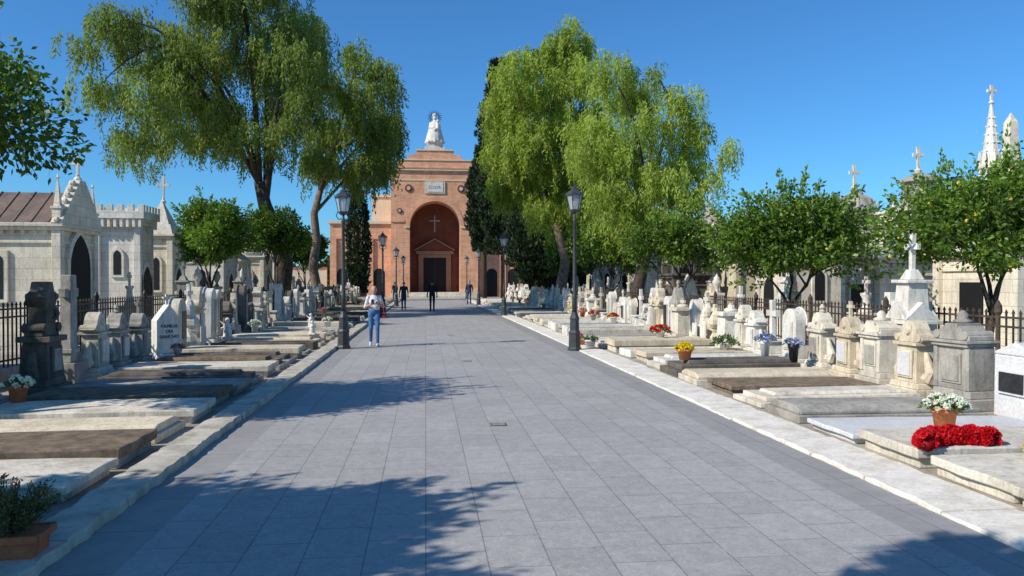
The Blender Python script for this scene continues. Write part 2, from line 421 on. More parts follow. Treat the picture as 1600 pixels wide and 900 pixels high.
p=MB(); p.add([(-1.85,-6,.008),(3.35,-6,.008),(3.35,82.6,.008),(-1.85,82.6,.008)],[(0,1,2,3)],M['paving']); struct(p.build('paved_avenue'))
m,nt,out=newmat('border_paving'); v=coords(nt,False)
br=N(nt,'ShaderNodeTexBrick',offset=0.0); nt.links.new(v,br.inputs['Vector'])
for k,val in (('Scale',1),('Brick Width',.9),('Row Height',.8),('Mortar Size',.005)): br.inputs[k].default_value=val
br.inputs['Color1'].default_value=(.305,.287,.265,1); br.inputs['Color2'].default_value=(.335,.315,.29,1); br.inputs['Mortar'].default_value=(.19,.178,.163,1)
c=mix(nt,br.outputs['Color'],ramp(nt,noise(nt,v,4,8,.75),[(.3,.85),(.7,1.12)]),1,'MULTIPLY')
principled(nt,out,c,.65,0,noise(nt,v,7,8,.75),.35,.010,.25); M['border']=m
for (a,b) in ((-2.28,-1.85),(3.35,3.82)):
    p=MB(); p.add([(a,-6,.008),(b,-6,.008),(b,82.6,.008),(a,82.6,.008)],[(0,1,2,3)],M['border']); struct(p.build('paving_border'))
p=MB(); p.add([(-16,74,.004),(-2.3,74,.004),(-2.3,85,.004),(-16,85,.004)],[(0,1,2,3)],M['border']); struct(p.build('paved_forecourt'))
p=MB(); p.add([(3.84,74,.004),(18,74,.004),(18,85,.004),(3.84,85,.004)],[(0,1,2,3)],M['border']); struct(p.build('paved_forecourt'))
def kerb(x0,x1,h,mat,name,jit):
    p=MB(); y=2.2
    while y<73:
        L=U(.7,1.3); n=9; a=x0+U(-jit,jit); b=x1+U(-jit,jit)*.6; hh=h+U(-.006,.006)
        vs=[];fs=[]
        xs=[a,a+.004,a+.014,a*.75+b*.25,(a+b)/2,a*.25+b*.75,b-.014,b-.004,b]; zz=[0,hh*.8,hh,hh+.002,hh+.002,hh+.002,hh,hh*.8,0]; K=len(xs)
        for j in range(n+1):
            yy=y+.003+(L-.006)*j/n; e=.014 if j in(0,n) else 0
            e2=U(-.013,.013); e3=U(-.013,.013)
            for k in range(K):
                wob=e2 if k<3 else (e3 if k>5 else 0)
                z=max(0,zz[k]-(e*.5 if 0<k<K-1 else 0)+(U(-.004,.004) if 0<k<K-1 else 0)); vs.append((xs[k]+wob,yy,z))
        for j in range(n):
            for k in range(K-1): fs.append((j*K+k,j*K+k+1,(j+1)*K+k+1,(j+1)*K+k))
        fs.append(tuple(range(K))); fs.append(tuple(n*K+k for k in range(K-1,-1,-1)))
        p.add(vs,fs,mat); y+=L
    struct(p.build(name,None,False))
kerb(-2.64,-2.285,.085,M['kerb'],'stone_kerb',.014)
kerb(3.83,4.45,.035,M['kerbR'],'stone_kerb',.014)

# ---------------------------------------------------------------- chapel
def brickmat():
    m,nt,out=newmat('salmon_brick'); v=coords(nt,False)
    s=N(nt,'ShaderNodeSeparateXYZ'); nt.links.new(v,s.inputs[0])
    a=N(nt,'ShaderNodeMath',operation='ADD'); nt.links.new(s.outputs[0],a.inputs[0]); nt.links.new(s.outputs[1],a.inputs[1])
    cb=N(nt,'ShaderNodeCombineXYZ'); nt.links.new(a.outputs[0],cb.inputs[0]); nt.links.new(s.outputs[2],cb.inputs[1])
    br=N(nt,'ShaderNodeTexBrick'); nt.links.new(cb.outputs[0],br.inputs['Vector'])
    for k,val in (('Scale',1),('Brick Width',.45),('Row Height',.14),('Mortar Size',.014)): br.inputs[k].default_value=val
    br.inputs['Color1'].default_value=(.78,.375,.20,1); br.inputs['Color2'].default_value=(.63,.275,.145,1); br.inputs['Mortar'].default_value=(.72,.50,.34,1)
    c=mix(nt,br.outputs['Color'],ramp(nt,noise(nt,v,.7,7,.65),[(.3,.78),(.7,1.15)]),1,'MULTIPLY')
    c=mix(nt,c,ramp(nt,noise(nt,mapping(nt,v,(2,2,.2)),1.5,6,.7),[(.45,1),(.75,.62)]),.6,'MULTIPLY')
    principled(nt,out,c,.9); return m
M['brick']=brickmat()
CX,CY=1.05,86.0
ch=thing('chapel','salmon brick cemetery chapel with deep arched portal','chapel',(CX,CY,0))
def arch_poly(hw,z0,spr,n=16,r=None):
    r=r or hw
    return [(-hw,z0)]+[(-r*math.cos(math.pi*i/n),spr+r*math.sin(math.pi*i/n)) for i in range(n+1)]+[(hw,z0)]
HW=4.85
b=MB()
outer=[(-HW,0),(-2.8,0)]+[(-2.8*math.cos(math.pi*i/24),7.9+2.8*math.sin(math.pi*i/24)) for i in range(25)]+[(2.8,0),(HW,0),(HW,14.0),(-HW,14.0)]
b.prism(outer,'y',0,3.2,M['brick'])
b.box(-HW,HW,3.2,12,0,14.0,M['brick'])
b.build('tower_wall',ch)
b=MB()
for (z0,z1,e,mt) in ((12.95,13.1,.06,'plaster'),(13.9,14.08,.14,'brick'),(14.08,14.3,.24,'plaster'),(14.3,14.42,.3,'brick')):
    b.box(-HW-e,HW+e,-e,12+e,z0+.003,z1,M[mt])
b.box(-4.1,4.1,-.02,3.1,14.423,15.2,M['brick']); b.box(-4.2,4.2,-.12,3.2,15.203,15.33,M['plaster'])
b.prism([(-3.0,15.333),(3.0,15.333),(3.0,15.75),(2.0,15.95),(2.0,16.3),(-2.0,16.3),(-2.0,15.95),(-3.0,15.75)],'y',.05,3.1,M['brick']); b.box(-2.1,2.1,-.05,3.2,16.303,16.45,M['plaster'])
b.build('cornice',ch)
b=MB()
r=2.8
ring=[(-r*math.cos(math.pi*i/24),7.9+r*math.sin(math.pi*i/24)) for i in range(25)]+[((r+.42)*math.cos(math.pi*i/24),7.9+(r+.42)*math.sin(math.pi*i/24)) for i in range(25)]
b.prism(ring,'y',-.07,-.003,M['brick']); b.build('arch_moulding',ch)
for sg in(-1,1):
    b=MB(); x0,x1=sorted((sg*2.8,sg*3.35)); b.box(x0,x1,-.14,.0,7.72,7.9,M['plaster']); b.build('impost',ch)
    b=MB(); x0,x1=sorted((sg*3.36,sg*(HW+.02))); b.box(x0,x1,-.12,0,8.35,8.55,M['brick']); b.build('string_course',ch)
    b=MB(); x0,x1=sorted((sg*2.85,sg*(HW+.05))); b.box(x0,x1,-.1,0,0,.9,M['plaster']); b.build('wall_base',ch)
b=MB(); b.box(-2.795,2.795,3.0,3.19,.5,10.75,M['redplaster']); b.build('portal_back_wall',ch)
b=MB(); b.box(-2.79,2.79,-.3,2.99,0,.55,M['pale'])
for i in range(3): b.box(-3.6-.25*i,3.6+.25*i,-.62-.34*i,-.3-.34*i if i else -.3,0,.5-.15*i-.05,M['pale'])
b.build('steps',ch)
b=MB()
b.box(-1.85,-1.3,2.75,2.98,.55,4.9,M['surround']);b.box(1.3,1.85,2.75,2.98,.55,4.9,M['surround'])
b.box(-1.3,1.3,2.78,2.98,4.5,4.9,M['surround']); b.box(-2.15,2.15,2.62,2.98,4.903,5.25,M['surround'])
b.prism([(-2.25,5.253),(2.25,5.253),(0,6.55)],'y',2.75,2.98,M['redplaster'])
for sg in(-1,1): b.prism([(sg*2.3,5.256),(sg*2.3,5.42),(0,6.72),(0,6.55)],'y',2.5,2.98,M['surround'])
b.build('door_surround',ch)
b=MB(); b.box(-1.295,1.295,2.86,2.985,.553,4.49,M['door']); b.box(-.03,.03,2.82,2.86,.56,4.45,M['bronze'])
for sx in(-1,1):
    for zz in(.9,2.2,3.4): b.box(sx*.65-.42,sx*.65+.42,2.835,2.86,zz,zz+.85,M['door'])
b.build('door',ch)
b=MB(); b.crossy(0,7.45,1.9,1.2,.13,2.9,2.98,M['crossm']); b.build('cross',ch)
b=MB(); b.box(-1.12,1.12,-.12,-.003,11.55,12.9,M['pale']); b.box(-.9,.9,-.16,-.12,11.72,12.7,M['white']); b.build('plaque',ch)
for (x,z,r) in((-2.9,12.1,.42),(-3.9,9.6,.28),(2.9,12.1,.42),(3.9,9.6,.28)):
    b=MB(); b.prism([(x+r*math.cos(a*math.pi/8),z+r*math.sin(a*math.pi/8)) for a in range(16)],'y',-.1,-.003,M['redplaster'])
    b.prism([(x+r*.5*math.cos(a*math.pi/8),z+r*.5*math.sin(a*math.pi/8)) for a in range(16)],'y',-.16,-.1,M['pale']); b.build('medallion',ch)
for sg,x0,x1 in((-1,-11.6,-HW),(1,HW,13)):
    b=MB(); a,c2=(x0,x1-.003) if sg<0 else (x0+.003,x1)
    b.box(a,c2,1.2,11,0,8.2,M['brick']); b.build('side_wall',ch)
    b=MB(); b.box(a-.2*(sg<0),c2+.2*(sg>0),.95,11.2,8.203,8.5,M['plaster']); b.box(a,c2,1.08,1.2,6.5,6.7,M['brick'])
    b.build('side_cornice',ch)
    for k in range(4):
        xx=a+.35+k*(c2-a-.7)/3; b=MB(); b.box(xx-.35,xx+.35,.98,1.2,0,6.5,M['brick']); b.build('pilaster',ch)
    for k in range(3):
        xx=a+.35+(k+.5)*(c2-a-.7)/3
        b=MB(); b.prism([(xx+p[0],p[1]) for p in arch_poly(.62,.1,2.6,10)],'y',1.14,1.197,M['void']); b.build('side_door',ch)
    xx0,xx1=(-7.2,-HW-.003) if sg<0 else (HW+.003,7.2)
    b=MB(); b.box(xx0,xx1,4,11,8.503,11.5,M['plaster']); b.box(xx0-.15*(sg<0),xx1+.15*(sg>0),3.85,11,11.503,11.8,M['plaster']); b.build('upper_wall',ch)

def text(name,body,size,parent,loc,rot,mat,depth=.004):
    cu=bpy.data.curves.new(name,'FONT'); cu.body=body; cu.size=size; cu.align_x='CENTER'; cu.align_y='CENTER'; cu.extrude=depth; cu.space_line=1.1
    o=bpy.data.objects.new(name,cu); COL.objects.link(o)
    dg=bpy.context.evaluated_depsgraph_get(); dg.update()
    me=bpy.data.meshes.new_from_object(o.evaluated_get(dg)); bpy.data.objects.remove(o)
    o=bpy.data.objects.new(name,me); me.materials.clear(); me.materials.append(mat); COL.objects.link(o)
    o.parent=parent; o.location=loc; o.rotation_euler=rot; return o
text('inscription','D.O.M.',.48,ch,(0,-.17,12.2),(math.pi/2,0,0),M['inkg'])

def remeshed(mb,name,vox,smooth_it=4,parent=None,assign=None,mats=None):
    me=mb.mesh(name+'_src'); o=bpy.data.objects.new(name,me); COL.objects.link(o)
    r=o.modifiers.new('r','REMESH'); r.mode='VOXEL'; r.voxel_size=vox; r.use_smooth_shade=True
    if smooth_it:
        s=o.modifiers.new('s','SMOOTH'); s.iterations=smooth_it; s.factor=.5
    dg=bpy.context.evaluated_depsgraph_get(); dg.update()
    nm=bpy.data.meshes.new_from_object(o.evaluated_get(dg)); bpy.data.objects.remove(o)
    nm.materials.clear()
    for m_ in mats: nm.materials.append(m_)
    if assign is not None:
        n=len(nm.polygons); c=np.empty(n*3); nm.polygons.foreach_get('center',c); nm.polygons.foreach_set('material_index',assign(c.reshape(-1,3)).astype(np.int32))
    else: nm.polygons.foreach_set('material_index',np.zeros(len(nm.polygons),np.int32))
    nm.polygons.foreach_set('use_smooth',[True]*len(nm.polygons))
    o=bpy.data.objects.new(name,nm); COL.objects.link(o)
    if parent:o.parent=parent
    return o
# statue on roof
st=thing('statue','white robed mother and child statue with rayed crown on chapel roof','statue',(CX,CY+1.2,16.45)); st.scale=(1.12,)*3
b=MB(); b.box(-1.0,1.0,-.7,.7,0,.35,M['statue']); b.box(-.8,.8,-.6,.6,.353,.8,M['statue']); b.build('pedestal',st,bevel=.03)
b=MB(); b.lathe([(.85,.78),(.95,.95),(.84,1.5),(.66,2.1),(.5,2.6),(.36,2.92),(.16,3.08)],(0,0,0),None,16)
b.capsule((0,0,3.0),(0,0,3.2),.13,.13,None); b.sphere((0,-.03,3.32),(.21,.23,.27),None)
b.capsule((-.4,-.1,2.75),(-.5,-.35,2.3),.16,.13,None);b.capsule((-.5,-.35,2.3),(-.1,-.6,2.25),.13,.1,None)
b.capsule((.4,-.1,2.75),(.48,-.3,2.3),.16,.13,None);b.capsule((.48,-.3,2.3),(.1,-.6,2.2),.13,.1,None)
b.capsule((.3,-.55,2.2),(.3,-.5,2.65),.19,.15,None); b.sphere((.3,-.55,2.92),.17,None); b.capsule((.2,-.55,2.25),(-.05,-.75,2.0),.1,.07,None)
for i in range(9):
    a=math.pi*i/8*2; b.capsule((.6*math.cos(a),.6*math.sin(a),1.9),(.92*math.cos(a),.92*math.sin(a),.85),.07,.12,None,6)
remeshed(b,'figure',.05,2,st,None,[M['statue']])
b=MB(); b.lathe([(.2,3.52),(.26,3.62),(.24,3.72),(.05,3.82)],(0,0,0),M['statue'],10)
for i in range(15):
    a=math.radians(-35+250*i/14); c0,s0=math.cos(a),math.sin(a)
    b.tube([(.36*c0,.08,3.42+.36*s0),(.72*c0,.08,3.42+.72*s0)],[.05,.03],M['bronze'],4)
b.tube([(.42*math.cos(t),.08,3.42+.42*math.sin(t)) for t in np.linspace(-.6,3.74,14)],[.04]*14,M['bronze'],4)
b.build('rayed_crown',st)

# ---------------------------------------------------------------- street lamps
def lamp(loc,label):
    t=thing('street_lamp',label,'street lamp',loc,0,'cast iron street lamps along the avenue')
    q=M['lampm']
    b=MB(); b.lathe([(.18,0),(.18,.06),(.155,.10),(.145,.42),(.16,.46),(.125,.52),(.115,.78),(.13,.82),(.095,.9),(.07,.98)],(0,0,0),q,8); b.build('base',t,False,.006)
    b=MB(); b.lathe([(.065,.98),(.06,1.3),(.07,1.34),(.05,1.4),(.045,2.4),(.038,3.25),(.056,3.28),(.056,3.33),(.033,3.38),(.03,3.5)],(0,0,0),q,12)
    for sg in(-1,1): b.tube([(sg*.04,0,3.38),(sg*.12,0,3.36),(sg*.18,0,3.45),(sg*.14,0,3.56)],[.013]*4,q,5)
    b.build('post',t,True)
    ln=MB(); ln.lathe([(.05,3.47),(.12,3.52),(.13,3.56)],(0,0,0),q,6)
    for i in range(6):
        a=2*math.pi*i/6; ln.tube([(.125*math.cos(a),.125*math.sin(a),3.55),(.205*math.cos(a),.205*math.sin(a),3.93)],[.011,.011],q,4)
    o=ln.build('lantern',t)
    MB().lathe([(.118,3.57),(.195,3.92)],(0,0,0),M['glass'],6).build('lantern_glass',o)
    MB().lathe([(.235,3.92),(.235,3.95),(.15,4.03),(.09,4.06),(.08,4.11),(.03,4.15),(.018,4.22),(.005,4.25)],(0,0,0),q,6).build('lantern_cap',o)
    MB().lathe([(.03,3.57),(.045,3.66),(.04,3.78),(.01,3.82)],(0,0,0),M['pvase'],8).build('bulb',o)
for (x,y) in((-2.12,20.3),(-2.1,38.4),(-2.05,54.6),(-2.05,72),(3.74,19.1),(3.95,38.8),(3.86,56.2),(3.9,73)):
    lamp((x,y,.0),'dark grey cast iron lamp post with glass lantern beside the paving')

for (x,y,s_) in((.88,9.3,.095),(.9,16.8,.1),(.8,25,.1)):
    b=MB(); b.box(-s_,s_,-s_,s_,0,.005,M['drain'])
    for k in range(5): b.box(-s_*.85,s_*.85,-s_*.8+k*s_*.36,-s_*.8+k*s_*.36+.018,.005,.010,M['grey'])
    o=b.build('drain_cover',loc=(x,y,.009)); tag(o,'small worn iron drain cover set in the grey paving','drain cover','drain covers in the paving')

# ---------------------------------------------------------------- tomb slabs
def slab(side,y,w,x_in,x_out,h,kind,mat,label,plinth=None):
    plinth=plinth or mat
    L=abs(x_out-x_in); b=MB(); hw=w/2
    if kind=='flat':
        b.box(0.03,L,-hw+.03,hw-.03,0,h*.5,plinth); nx,ny=12,5
        e=.02; z1=h
        vs=[];fs=[]
        for i in range(nx+1):
            for j in range(ny+1):
                ed=(i in(0,nx))or(j in(0,ny))
                vs.append((-e+(L+2*e)*i/nx+(U(-.014,.014) if i in(0,nx) else 0),(-hw-e)+(w+2*e)*j/ny+(U(-.012,.012) if j in(0,ny) else 0),z1+U(-.004,.004)-(.006 if ed else 0)))
        off=len(vs); vs+=[(x,yy,h*.503) for x,yy,z in vs]
        for i in range(nx):
            for j in range(ny):
                a=i*(ny+1)+j; q=(a,a+ny+1,a+ny+2,a+1); fs.append(q); fs.append(tuple(k+off for k in q[::-1]))
        rim=[i*(ny+1) for i in range(nx+1)]+[nx*(ny+1)+j for j in range(1,ny+1)]+[i*(ny+1)+ny for i in range(nx-1,-1,-1)]+[j for j in range(ny-1,0,-1)]
        for k in range(len(rim)):
            a,c=rim[k],rim[(k+1)%len(rim)]; fs.append((a,c,c+off,a+off))
        b.add(vs,fs,mat)
    elif kind=='coped':
        b.box(0,L,-hw,hw,0,h*.5,plinth); 
        b.prism([(-hw+.05,h*.503),(hw-.05,h*.503),(hw-.05,h*.72),(hw-.22,h),(-hw+.22,h),(-hw+.05,h*.72)],'x',.05,L-.05,mat)
    elif kind=='frame':
        t_=.13
        b.box(0,L,-hw,-hw+t_,0,h,mat);b.box(0,L,hw-t_,hw,0,h,mat);b.box(0,t_,-hw+t_+.002,hw-t_-.002,0,h-.003,mat);b.box(L-t_,L,-hw+t_+.002,hw-t_-.002,0,h-.003,mat)
        b.box(t_+.002,L-t_-.002,-hw+t_+.002,hw-t_-.002,0,h*.7,plinth)
    elif kind=='stepped':
        b.box(0,L,-hw,hw,0,h*.4,plinth); b.box(.12,L-.05,-hw+.09,hw-.09,h*.403,h*.75,mat); b.box(.3,L-.15,-hw+.22,hw-.22,h*.753,h,mat,.97,.92)
    ob=b.build('tomb_slab',None,False,.012)
    ob.location=(x_in,y,0); ob.rotation_euler=(U(-.01,.01),U(-.008,.008),(0 if side>0 else math.pi)+U(-.018,.018))
    tag(ob,label,'tomb','tomb slabs beside the avenue'); return h
names={'white':'white marble','cream':'cream limestone','pale':'pale limestone','grey':'grey weathered stone','dark':'dark lichen stained','brown':'brown lichen covered','modern':'smooth white stone','granite':'black granite'}
kw={'flat':'flat','coped':'coped','frame':'framed','stepped':'stepped'}
RS=[(5.0,'flat','pale',.17),(6.0,'flat','pale',.18),(7.15,'flat','pale',.2),(8.25,'flat','modern',.12),(9.45,'coped','grey',.2),(10.6,'stepped','pale',.18),(11.8,'flat','brown',.16),(12.95,'coped','cream',.2),(14.1,'stepped','dark',.28)]
y=15.25
while y<70:
    RS.append((y,random.choice(['flat','flat','coped','stepped','frame']),random.choice(['pale','pale','grey','cream','white','white','dark','pale']),U(.14,.32))); y+=1.15+U(-.04,.1)
for (y,k,mm,h) in RS:
    slab(1,y,.98 if y<16 else U(.85,1.0),4.56+(U(-.05,.15) if y>9 else 0),7.05,h,k,M[mm],'%s %s tomb slab lying beside the pale kerb'%(names[mm],kw[k]),M['pale'] if mm in('white','cream') else None)
LS=[(4.6,'flat','grey',.15),(5.75,'flat','grey',.17),(6.85,'flat','pale',.15),(7.95,'flat','brown',.21),(9.1,'coped','cream',.18),(10.25,'flat','pale',.19),(11.4,'flat','brown',.22),(12.5,'flat','grey',.18),(13.65,'stepped','dark',.22),(14.8,'flat','pale',.23)]
y=15.95
while y<70:
    LS.append((y,random.choice(['flat','flat','coped','stepped','frame']),random.choice(['pale','grey','grey','cream','white','dark','brown']),U(.13,.30))); y+=1.12+U(-.04,.1)
for (y,k,mm,h) in LS:
    slab(-1,y,.98 if y<16 else U(.82,.98),-2.84+U(-.08,.03),-5.4,h,k,M[mm],'%s %s tomb slab lying beside the worn kerb'%(names[mm],kw[k]),M['grey'] if mm in('brown','dark') else None)

# ---------------------------------------------------------------- gravestones
def gravestone(side,x,y,kind,mat,w,h,label,txt=None):
    t=thing('gravestone',label,'gravestone',(x,y,0),(0 if side<0 else math.pi)+U(-.06,.06),'gravestones lining the avenue')
    t.rotation_euler[0]=U(-.012,.012); t.rotation_euler[1]=U(-.015,.015)
    A=M[mat]; d=.16; bv=.012
    def base(z=.22,e=.10,mt=None):
        b=MB(); b.box(-d-e,d+e,-w/2-e,w/2+e,0,z*.6,mt or A); b.box(-d-e*.5,d+e*.5,-w/2-e*.5,w/2+e*.5,z*.6+.002,z,mt or A,.93,.95); b.build('pedestal',t,False,bv); return z
    def plaque(z0,z1,ww,xf,mt):
        b=MB(); b.box(xf+.002,xf+.03,-ww/2-.035,ww/2+.035,z0-.035,z1+.035,A); o=b.build('plaque',t,False,.005)
        MB().box(xf+.03,xf+.045,-ww/2,ww/2,z0,z1,mt).build('plaque_panel',o)
    if kind=='scroll':
        z=base(.22,.08); b=MB(); hb=h*.48; ww=w*.82
        b.box(-d,d,-ww/2,ww/2,z+.002,z+hb,A,.88,.9)
        for sg in(-1,1):
            b.tube([(0,sg*w*.40,z+.08),(0,sg*w*.55,z+.07),(0,sg*w*.60,z+.17),(0,sg*w*.49,z+.30),(0,sg*w*.40,z+.46)],[.09,.1,.09,.06,.03],A,8)
        b.box(-d-.03,d+.03,-ww/2-.03,ww/2+.03,z+hb+.002,z+hb+.05,A)
        z2=z+hb+.052; hh=h-z2; s2=w*.5
        half=[(s2*.92,z2),(s2*1.08,z2+hh*.12),(s2*1.0,z2+hh*.28),(s2*.8,z2+hh*.36),(s2*.62,z2+hh*.4),(s2*.56,z2+hh*.6),(s2*.40,z2+hh*.82),(s2*.2,z2+hh*.95)]
        poly=half+[(0,z2+hh)]+[(-a,c) for a,c in half[::-1]]
        b.prism(poly,'x',-d*.75,d*.75,A)
        for sg in(-1,1): b.tube([(-d*.9,sg*s2*.84,z2+hh*.2),(d*.9,sg*s2*.84,z2+hh*.2)],[hh*.17]*2,A,12)
        b.tube([(d*.6,0,z2+hh*.5),(d*.98,0,z2+hh*.5)],[hh*.22,hh*.15],A,10)
        b.build('stele',t,False,bv); plaque(z+.1,z+hb-.1,w*.46,d*.96,random.choice([M['white'],M['modern'],M['grey']]))
        q=random.random()
        if q<.6:
            b=MB(); b.cross(0,z2+hh-.02,.3,.2,.045,-.025,.025,A,1.3); b.build('finial',t)
        elif q<.75: b=MB(); b.lathe([(.04,0),(.06,.04),(.03,.07),(.06,.11),(.03,.16),(.01,.18)],(0,0,z2+hh-.02),A,8); b.build('finial',t)
    elif kind=='arch':
        z=base(.2); b=MB(); spr=h-w/2
        b.prism([(p[0],p[1]) for p in arch_poly(w/2,z+.002,spr,14)],'x',-.11,.11,A)
        b.prism([(p[0],p[1]) for p in arch_poly(w/2+.04,spr-.05,spr,14)],'x',-.14,-.112,A)
        b.build('stele',t,False,bv); plaque(z+.2,spr-.02,w*.5,.11,random.choice([M['white'],M['granite'],M['grey']]))
    elif kind=='gable':
        z=base(.16,.06); b=MB(); hb=h*.72; 
        b.prism([(-w/2,z+.002),(w/2,z+.002),(w/2,hb),(0,h),(-w/2,hb)],'x',-.13,.13,A); b.build('stele',t,False,.008)
        b=MB(); b.cross(0,h-.02,.24,.16,.045,-.025,.025,A); b.build('cross',t)
        if txt: text('inscription',txt,.105,t,(.137,0,(hb+z)*.5+.12),(math.pi/2,0,math.pi/2),M['ink'])
        else: plaque(z+.2,hb-.08,w*.55,.13,M['white'])
    elif kind=='cross':
        b=MB(); b.box(-.34,.34,-.36,.36,0,.22,A,.94,.94); b.box(-.27,.27,-.29,.29,.222,h*.34,A,.84,.84); b.box(-.29,.29,-.3,.3,h*.34+.002,h*.38,A); b.build('pedestal',t,False,bv)
        b=MB(); b.cross(0,h*.38+.002,h*.62,.46,.11,-.05,.05,A,1.25,.66); b.build('cross',t,False,.01)
        plaque(.32,h*.3,.3,.245,M['white'])
    elif kind=='column':
        b=MB(); b.box(-.36,.36,-.36,.36,0,.25,A); b.box(-.28,.28,-.28,.28,.252,.9,A,.9,.9); b.box(-.33,.33,-.33,.33,.902,1.0,A); b.build('pedestal',t,False,bv)
        b=MB(); b.lathe([(.17,1.0),(.17,1.06),(.11,1.1),(.085,h*.72),(.13,h*.76),(.13,h*.79)],(0,0,0),A,12); b.build('column',t,True)
        b=MB(); b.cross(0,h*.79,h*.21,.28,.06,-.03,.03,A,1.5); b.build('cross',t)
    elif kind=='shrine':
        b=MB(); b.box(-.4,.4,-.4,.4,0,.3,A); b.box(-.3,.3,-.3,.3,.302,1.05,A,.92,.92); b.box(-.34,.34,-.34,.34,1.052,1.12,A)
        b.prism([(-.3,1.122),(.3,1.122),(0,1.42)],'y',-.3,.3,A); b.prism([(-.3,1.122),(.3,1.122),(0,1.42)],'x',-.3,.3,A)
        b.box(-.2,.2,-.2,.2,1.122,1.72,A,.85,.85); b.box(-.23,.23,-.23,.23,1.722,1.78,A); b.box(-.14,.14,-.14,.14,1.782,1.95,A,.5,.5); b.build('pedestal',t,False,bv)
        b=MB(); b.cross(0,1.94,h-1.94,.34,.08,-.04,.04,A,1.4,.64); b.build('cross',t,False,.008)
        plaque(.42,.9,.36,.27,M['white'])
    elif kind=='urn':
        z=base(.25); b=MB(); b.box(-d,d,-w/2,w/2,z+.002,h*.62,A,.86,.8); b.box(-d-.04,d+.04,-w*.43,w*.43,h*.62+.002,h*.67,A); b.build('stele',t,False,bv)
        b=MB(); u=h*.33; b.lathe([(.12,0),(.05,u*.15),(.06,u*.22),(.15,u*.45),(.16,u*.6),(.1,u*.72),(.12,u*.78),(.04,u*.9),(.02,u)],(0,0,h*.672),A,12); b.build('urn',t,True)
        plaque(z+.1,h*.5,w*.45,d*.97,M['white'])
    elif kind=='rock':
        b=MB(); 
        for k in range(9):
            zz=k/8*h*.62; rr=.34-.2*k/8; b.sphere((U(-.06,.06),U(-.1,.1),zz+.08),(rr*U(.8,1.1),rr*U(.9,1.2)*w/.7,.2),A,7,5)
        b.build('rock_mound',t,False)
        b=MB(); b.cross(0,h*.6,h*.4,.34,.09,-.045,.045,A,1.2); b.build('cross',t,False,.008); plaque(.3,.6,.28,.32,M['white'])
    elif kind=='altar':
        z=base(.26,.10); b=MB(); hb=h*.52
        b.box(-.19,.19,-w/2,w/2,z+.002,z+hb,A,.92,.92)
        for sg in(-1,1): b.box(-.21,.21,sg*w*.47-.045,sg*w*.47+.045,z+.003,z+hb-.003,A,.95,.9)
        b.box(-.23,.23,-w/2-.03,w/2+.03,z+hb+.002,z+hb+.05,A); b.box(-.26,.26,-w/2-.06,w/2+.06,z+hb+.052,z+hb+.09,A)
        z2=z+hb+.092
        b.prism([(-w/2-.03,z2),(w/2+.03,z2),(w/2+.03,z2+.06),(w*.36,z2+.1),(w*.22,z2+.2),(.12,h-.03),(.12,h+.03),(-.12,h+.03),(-.12,h-.03),(-w*.22,z2+.2),(-w*.36,z2+.1),(-w/2-.03,z2+.06)],'x',-.19,.19,A)
        for sg in(-1,1): b.tube([(-.21,sg*w*.42,z2+.07),(.21,sg*w*.42,z2+.07)],[.06]*2,A,12)
        b.build('stele',t,False,bv)
        b=MB(); b.lathe([(.11,0),(.13,.04),(.06,.07),(.08,.12),(.02,.18)],(0,0,h+.03),A,10); b.build('finial',t,True); plaque(z+.12,z+hb-.12,w*.5,.175,M['grey'])
    elif kind=='block':
        b=MB(); b.box(-.22,.22,-w/2,w/2,0,h*.82,A); b.prism([(-w/2,h*.822),(w/2,h*.822),(w/2,h*.86),(0,h),(-w/2,h*.86)],'x',-.22,.22,A); b.build('stele',t,False,.02)
        plaque(h*.35,h*.6,w*.6,.22,M['granite'])
    elif kind=='tall':
        b=MB(); b.box(-.2,.2,-w/2+.05,w/2-.05,0,.4,A,.9,.9); b.build('pedestal',t,False,bv)
        b=MB(); b.box(-.1,.1,-.13,.13,.402,h,A,.8,.8); b.box(-.12,.12,-.15,.15,h*.3,h*.34,A); b.box(-.06,.06,-.24,-.12,h*.8,h*.88,A);b.box(-.06,.06,.12,.24,h*.8,h*.88,A); b.build('cross',t,False,.01)
    elif kind=='ornate':
        z=base(.3,.12); b=MB(); b.box(-.21,.21,-w/2,w/2,z+.002,h*.48,A,.84,.82); b.box(-.24,.24,-w/2-.02,w/2+.02,h*.48+.002,h*.53,A)
        b.prism([(-w*.5,h*.532),(w*.5,h*.532),(w*.46,h*.6),(w*.28,h*.64),(w*.26,h*.78),(w*.36,h*.84),(w*.34,h*.9),(w*.2,h*.92),(w*.1,h),(-w*.1,h),(-w*.2,h*.92),(-w*.34,h*.9),(-w*.36,h*.84),(-w*.26,h*.78),(-w*.28,h*.64),(-w*.46,h*.6)],'x',-.13,.13,A)
        for sg in(-1,1):
            b.tube([(-.16,sg*w*.4,h*.6),(.16,sg*w*.4,h*.6)],[.075]*2,A,12); b.tube([(-.15,sg*w*.3,h*.87),(.15,sg*w*.3,h*.87)],[.05]*2,A,10)
            b.tube([(0,sg*w*.42,z),(0,sg*w*.58,z+.15),(0,sg*w*.5,z+.4)],[.11,.09,.05],A,7)
        b.tube([(.13+.03*math.cos(a),.14*math.cos(a*1.0),h*.72+.1*math.sin(a)) for a in np.linspace(0,6.28,16)],[.035]*16,A,6)
        b.build('stele',t,False,.008); plaque(z+.1,h*.42,w*.45,.195,M['grey'])
    return t
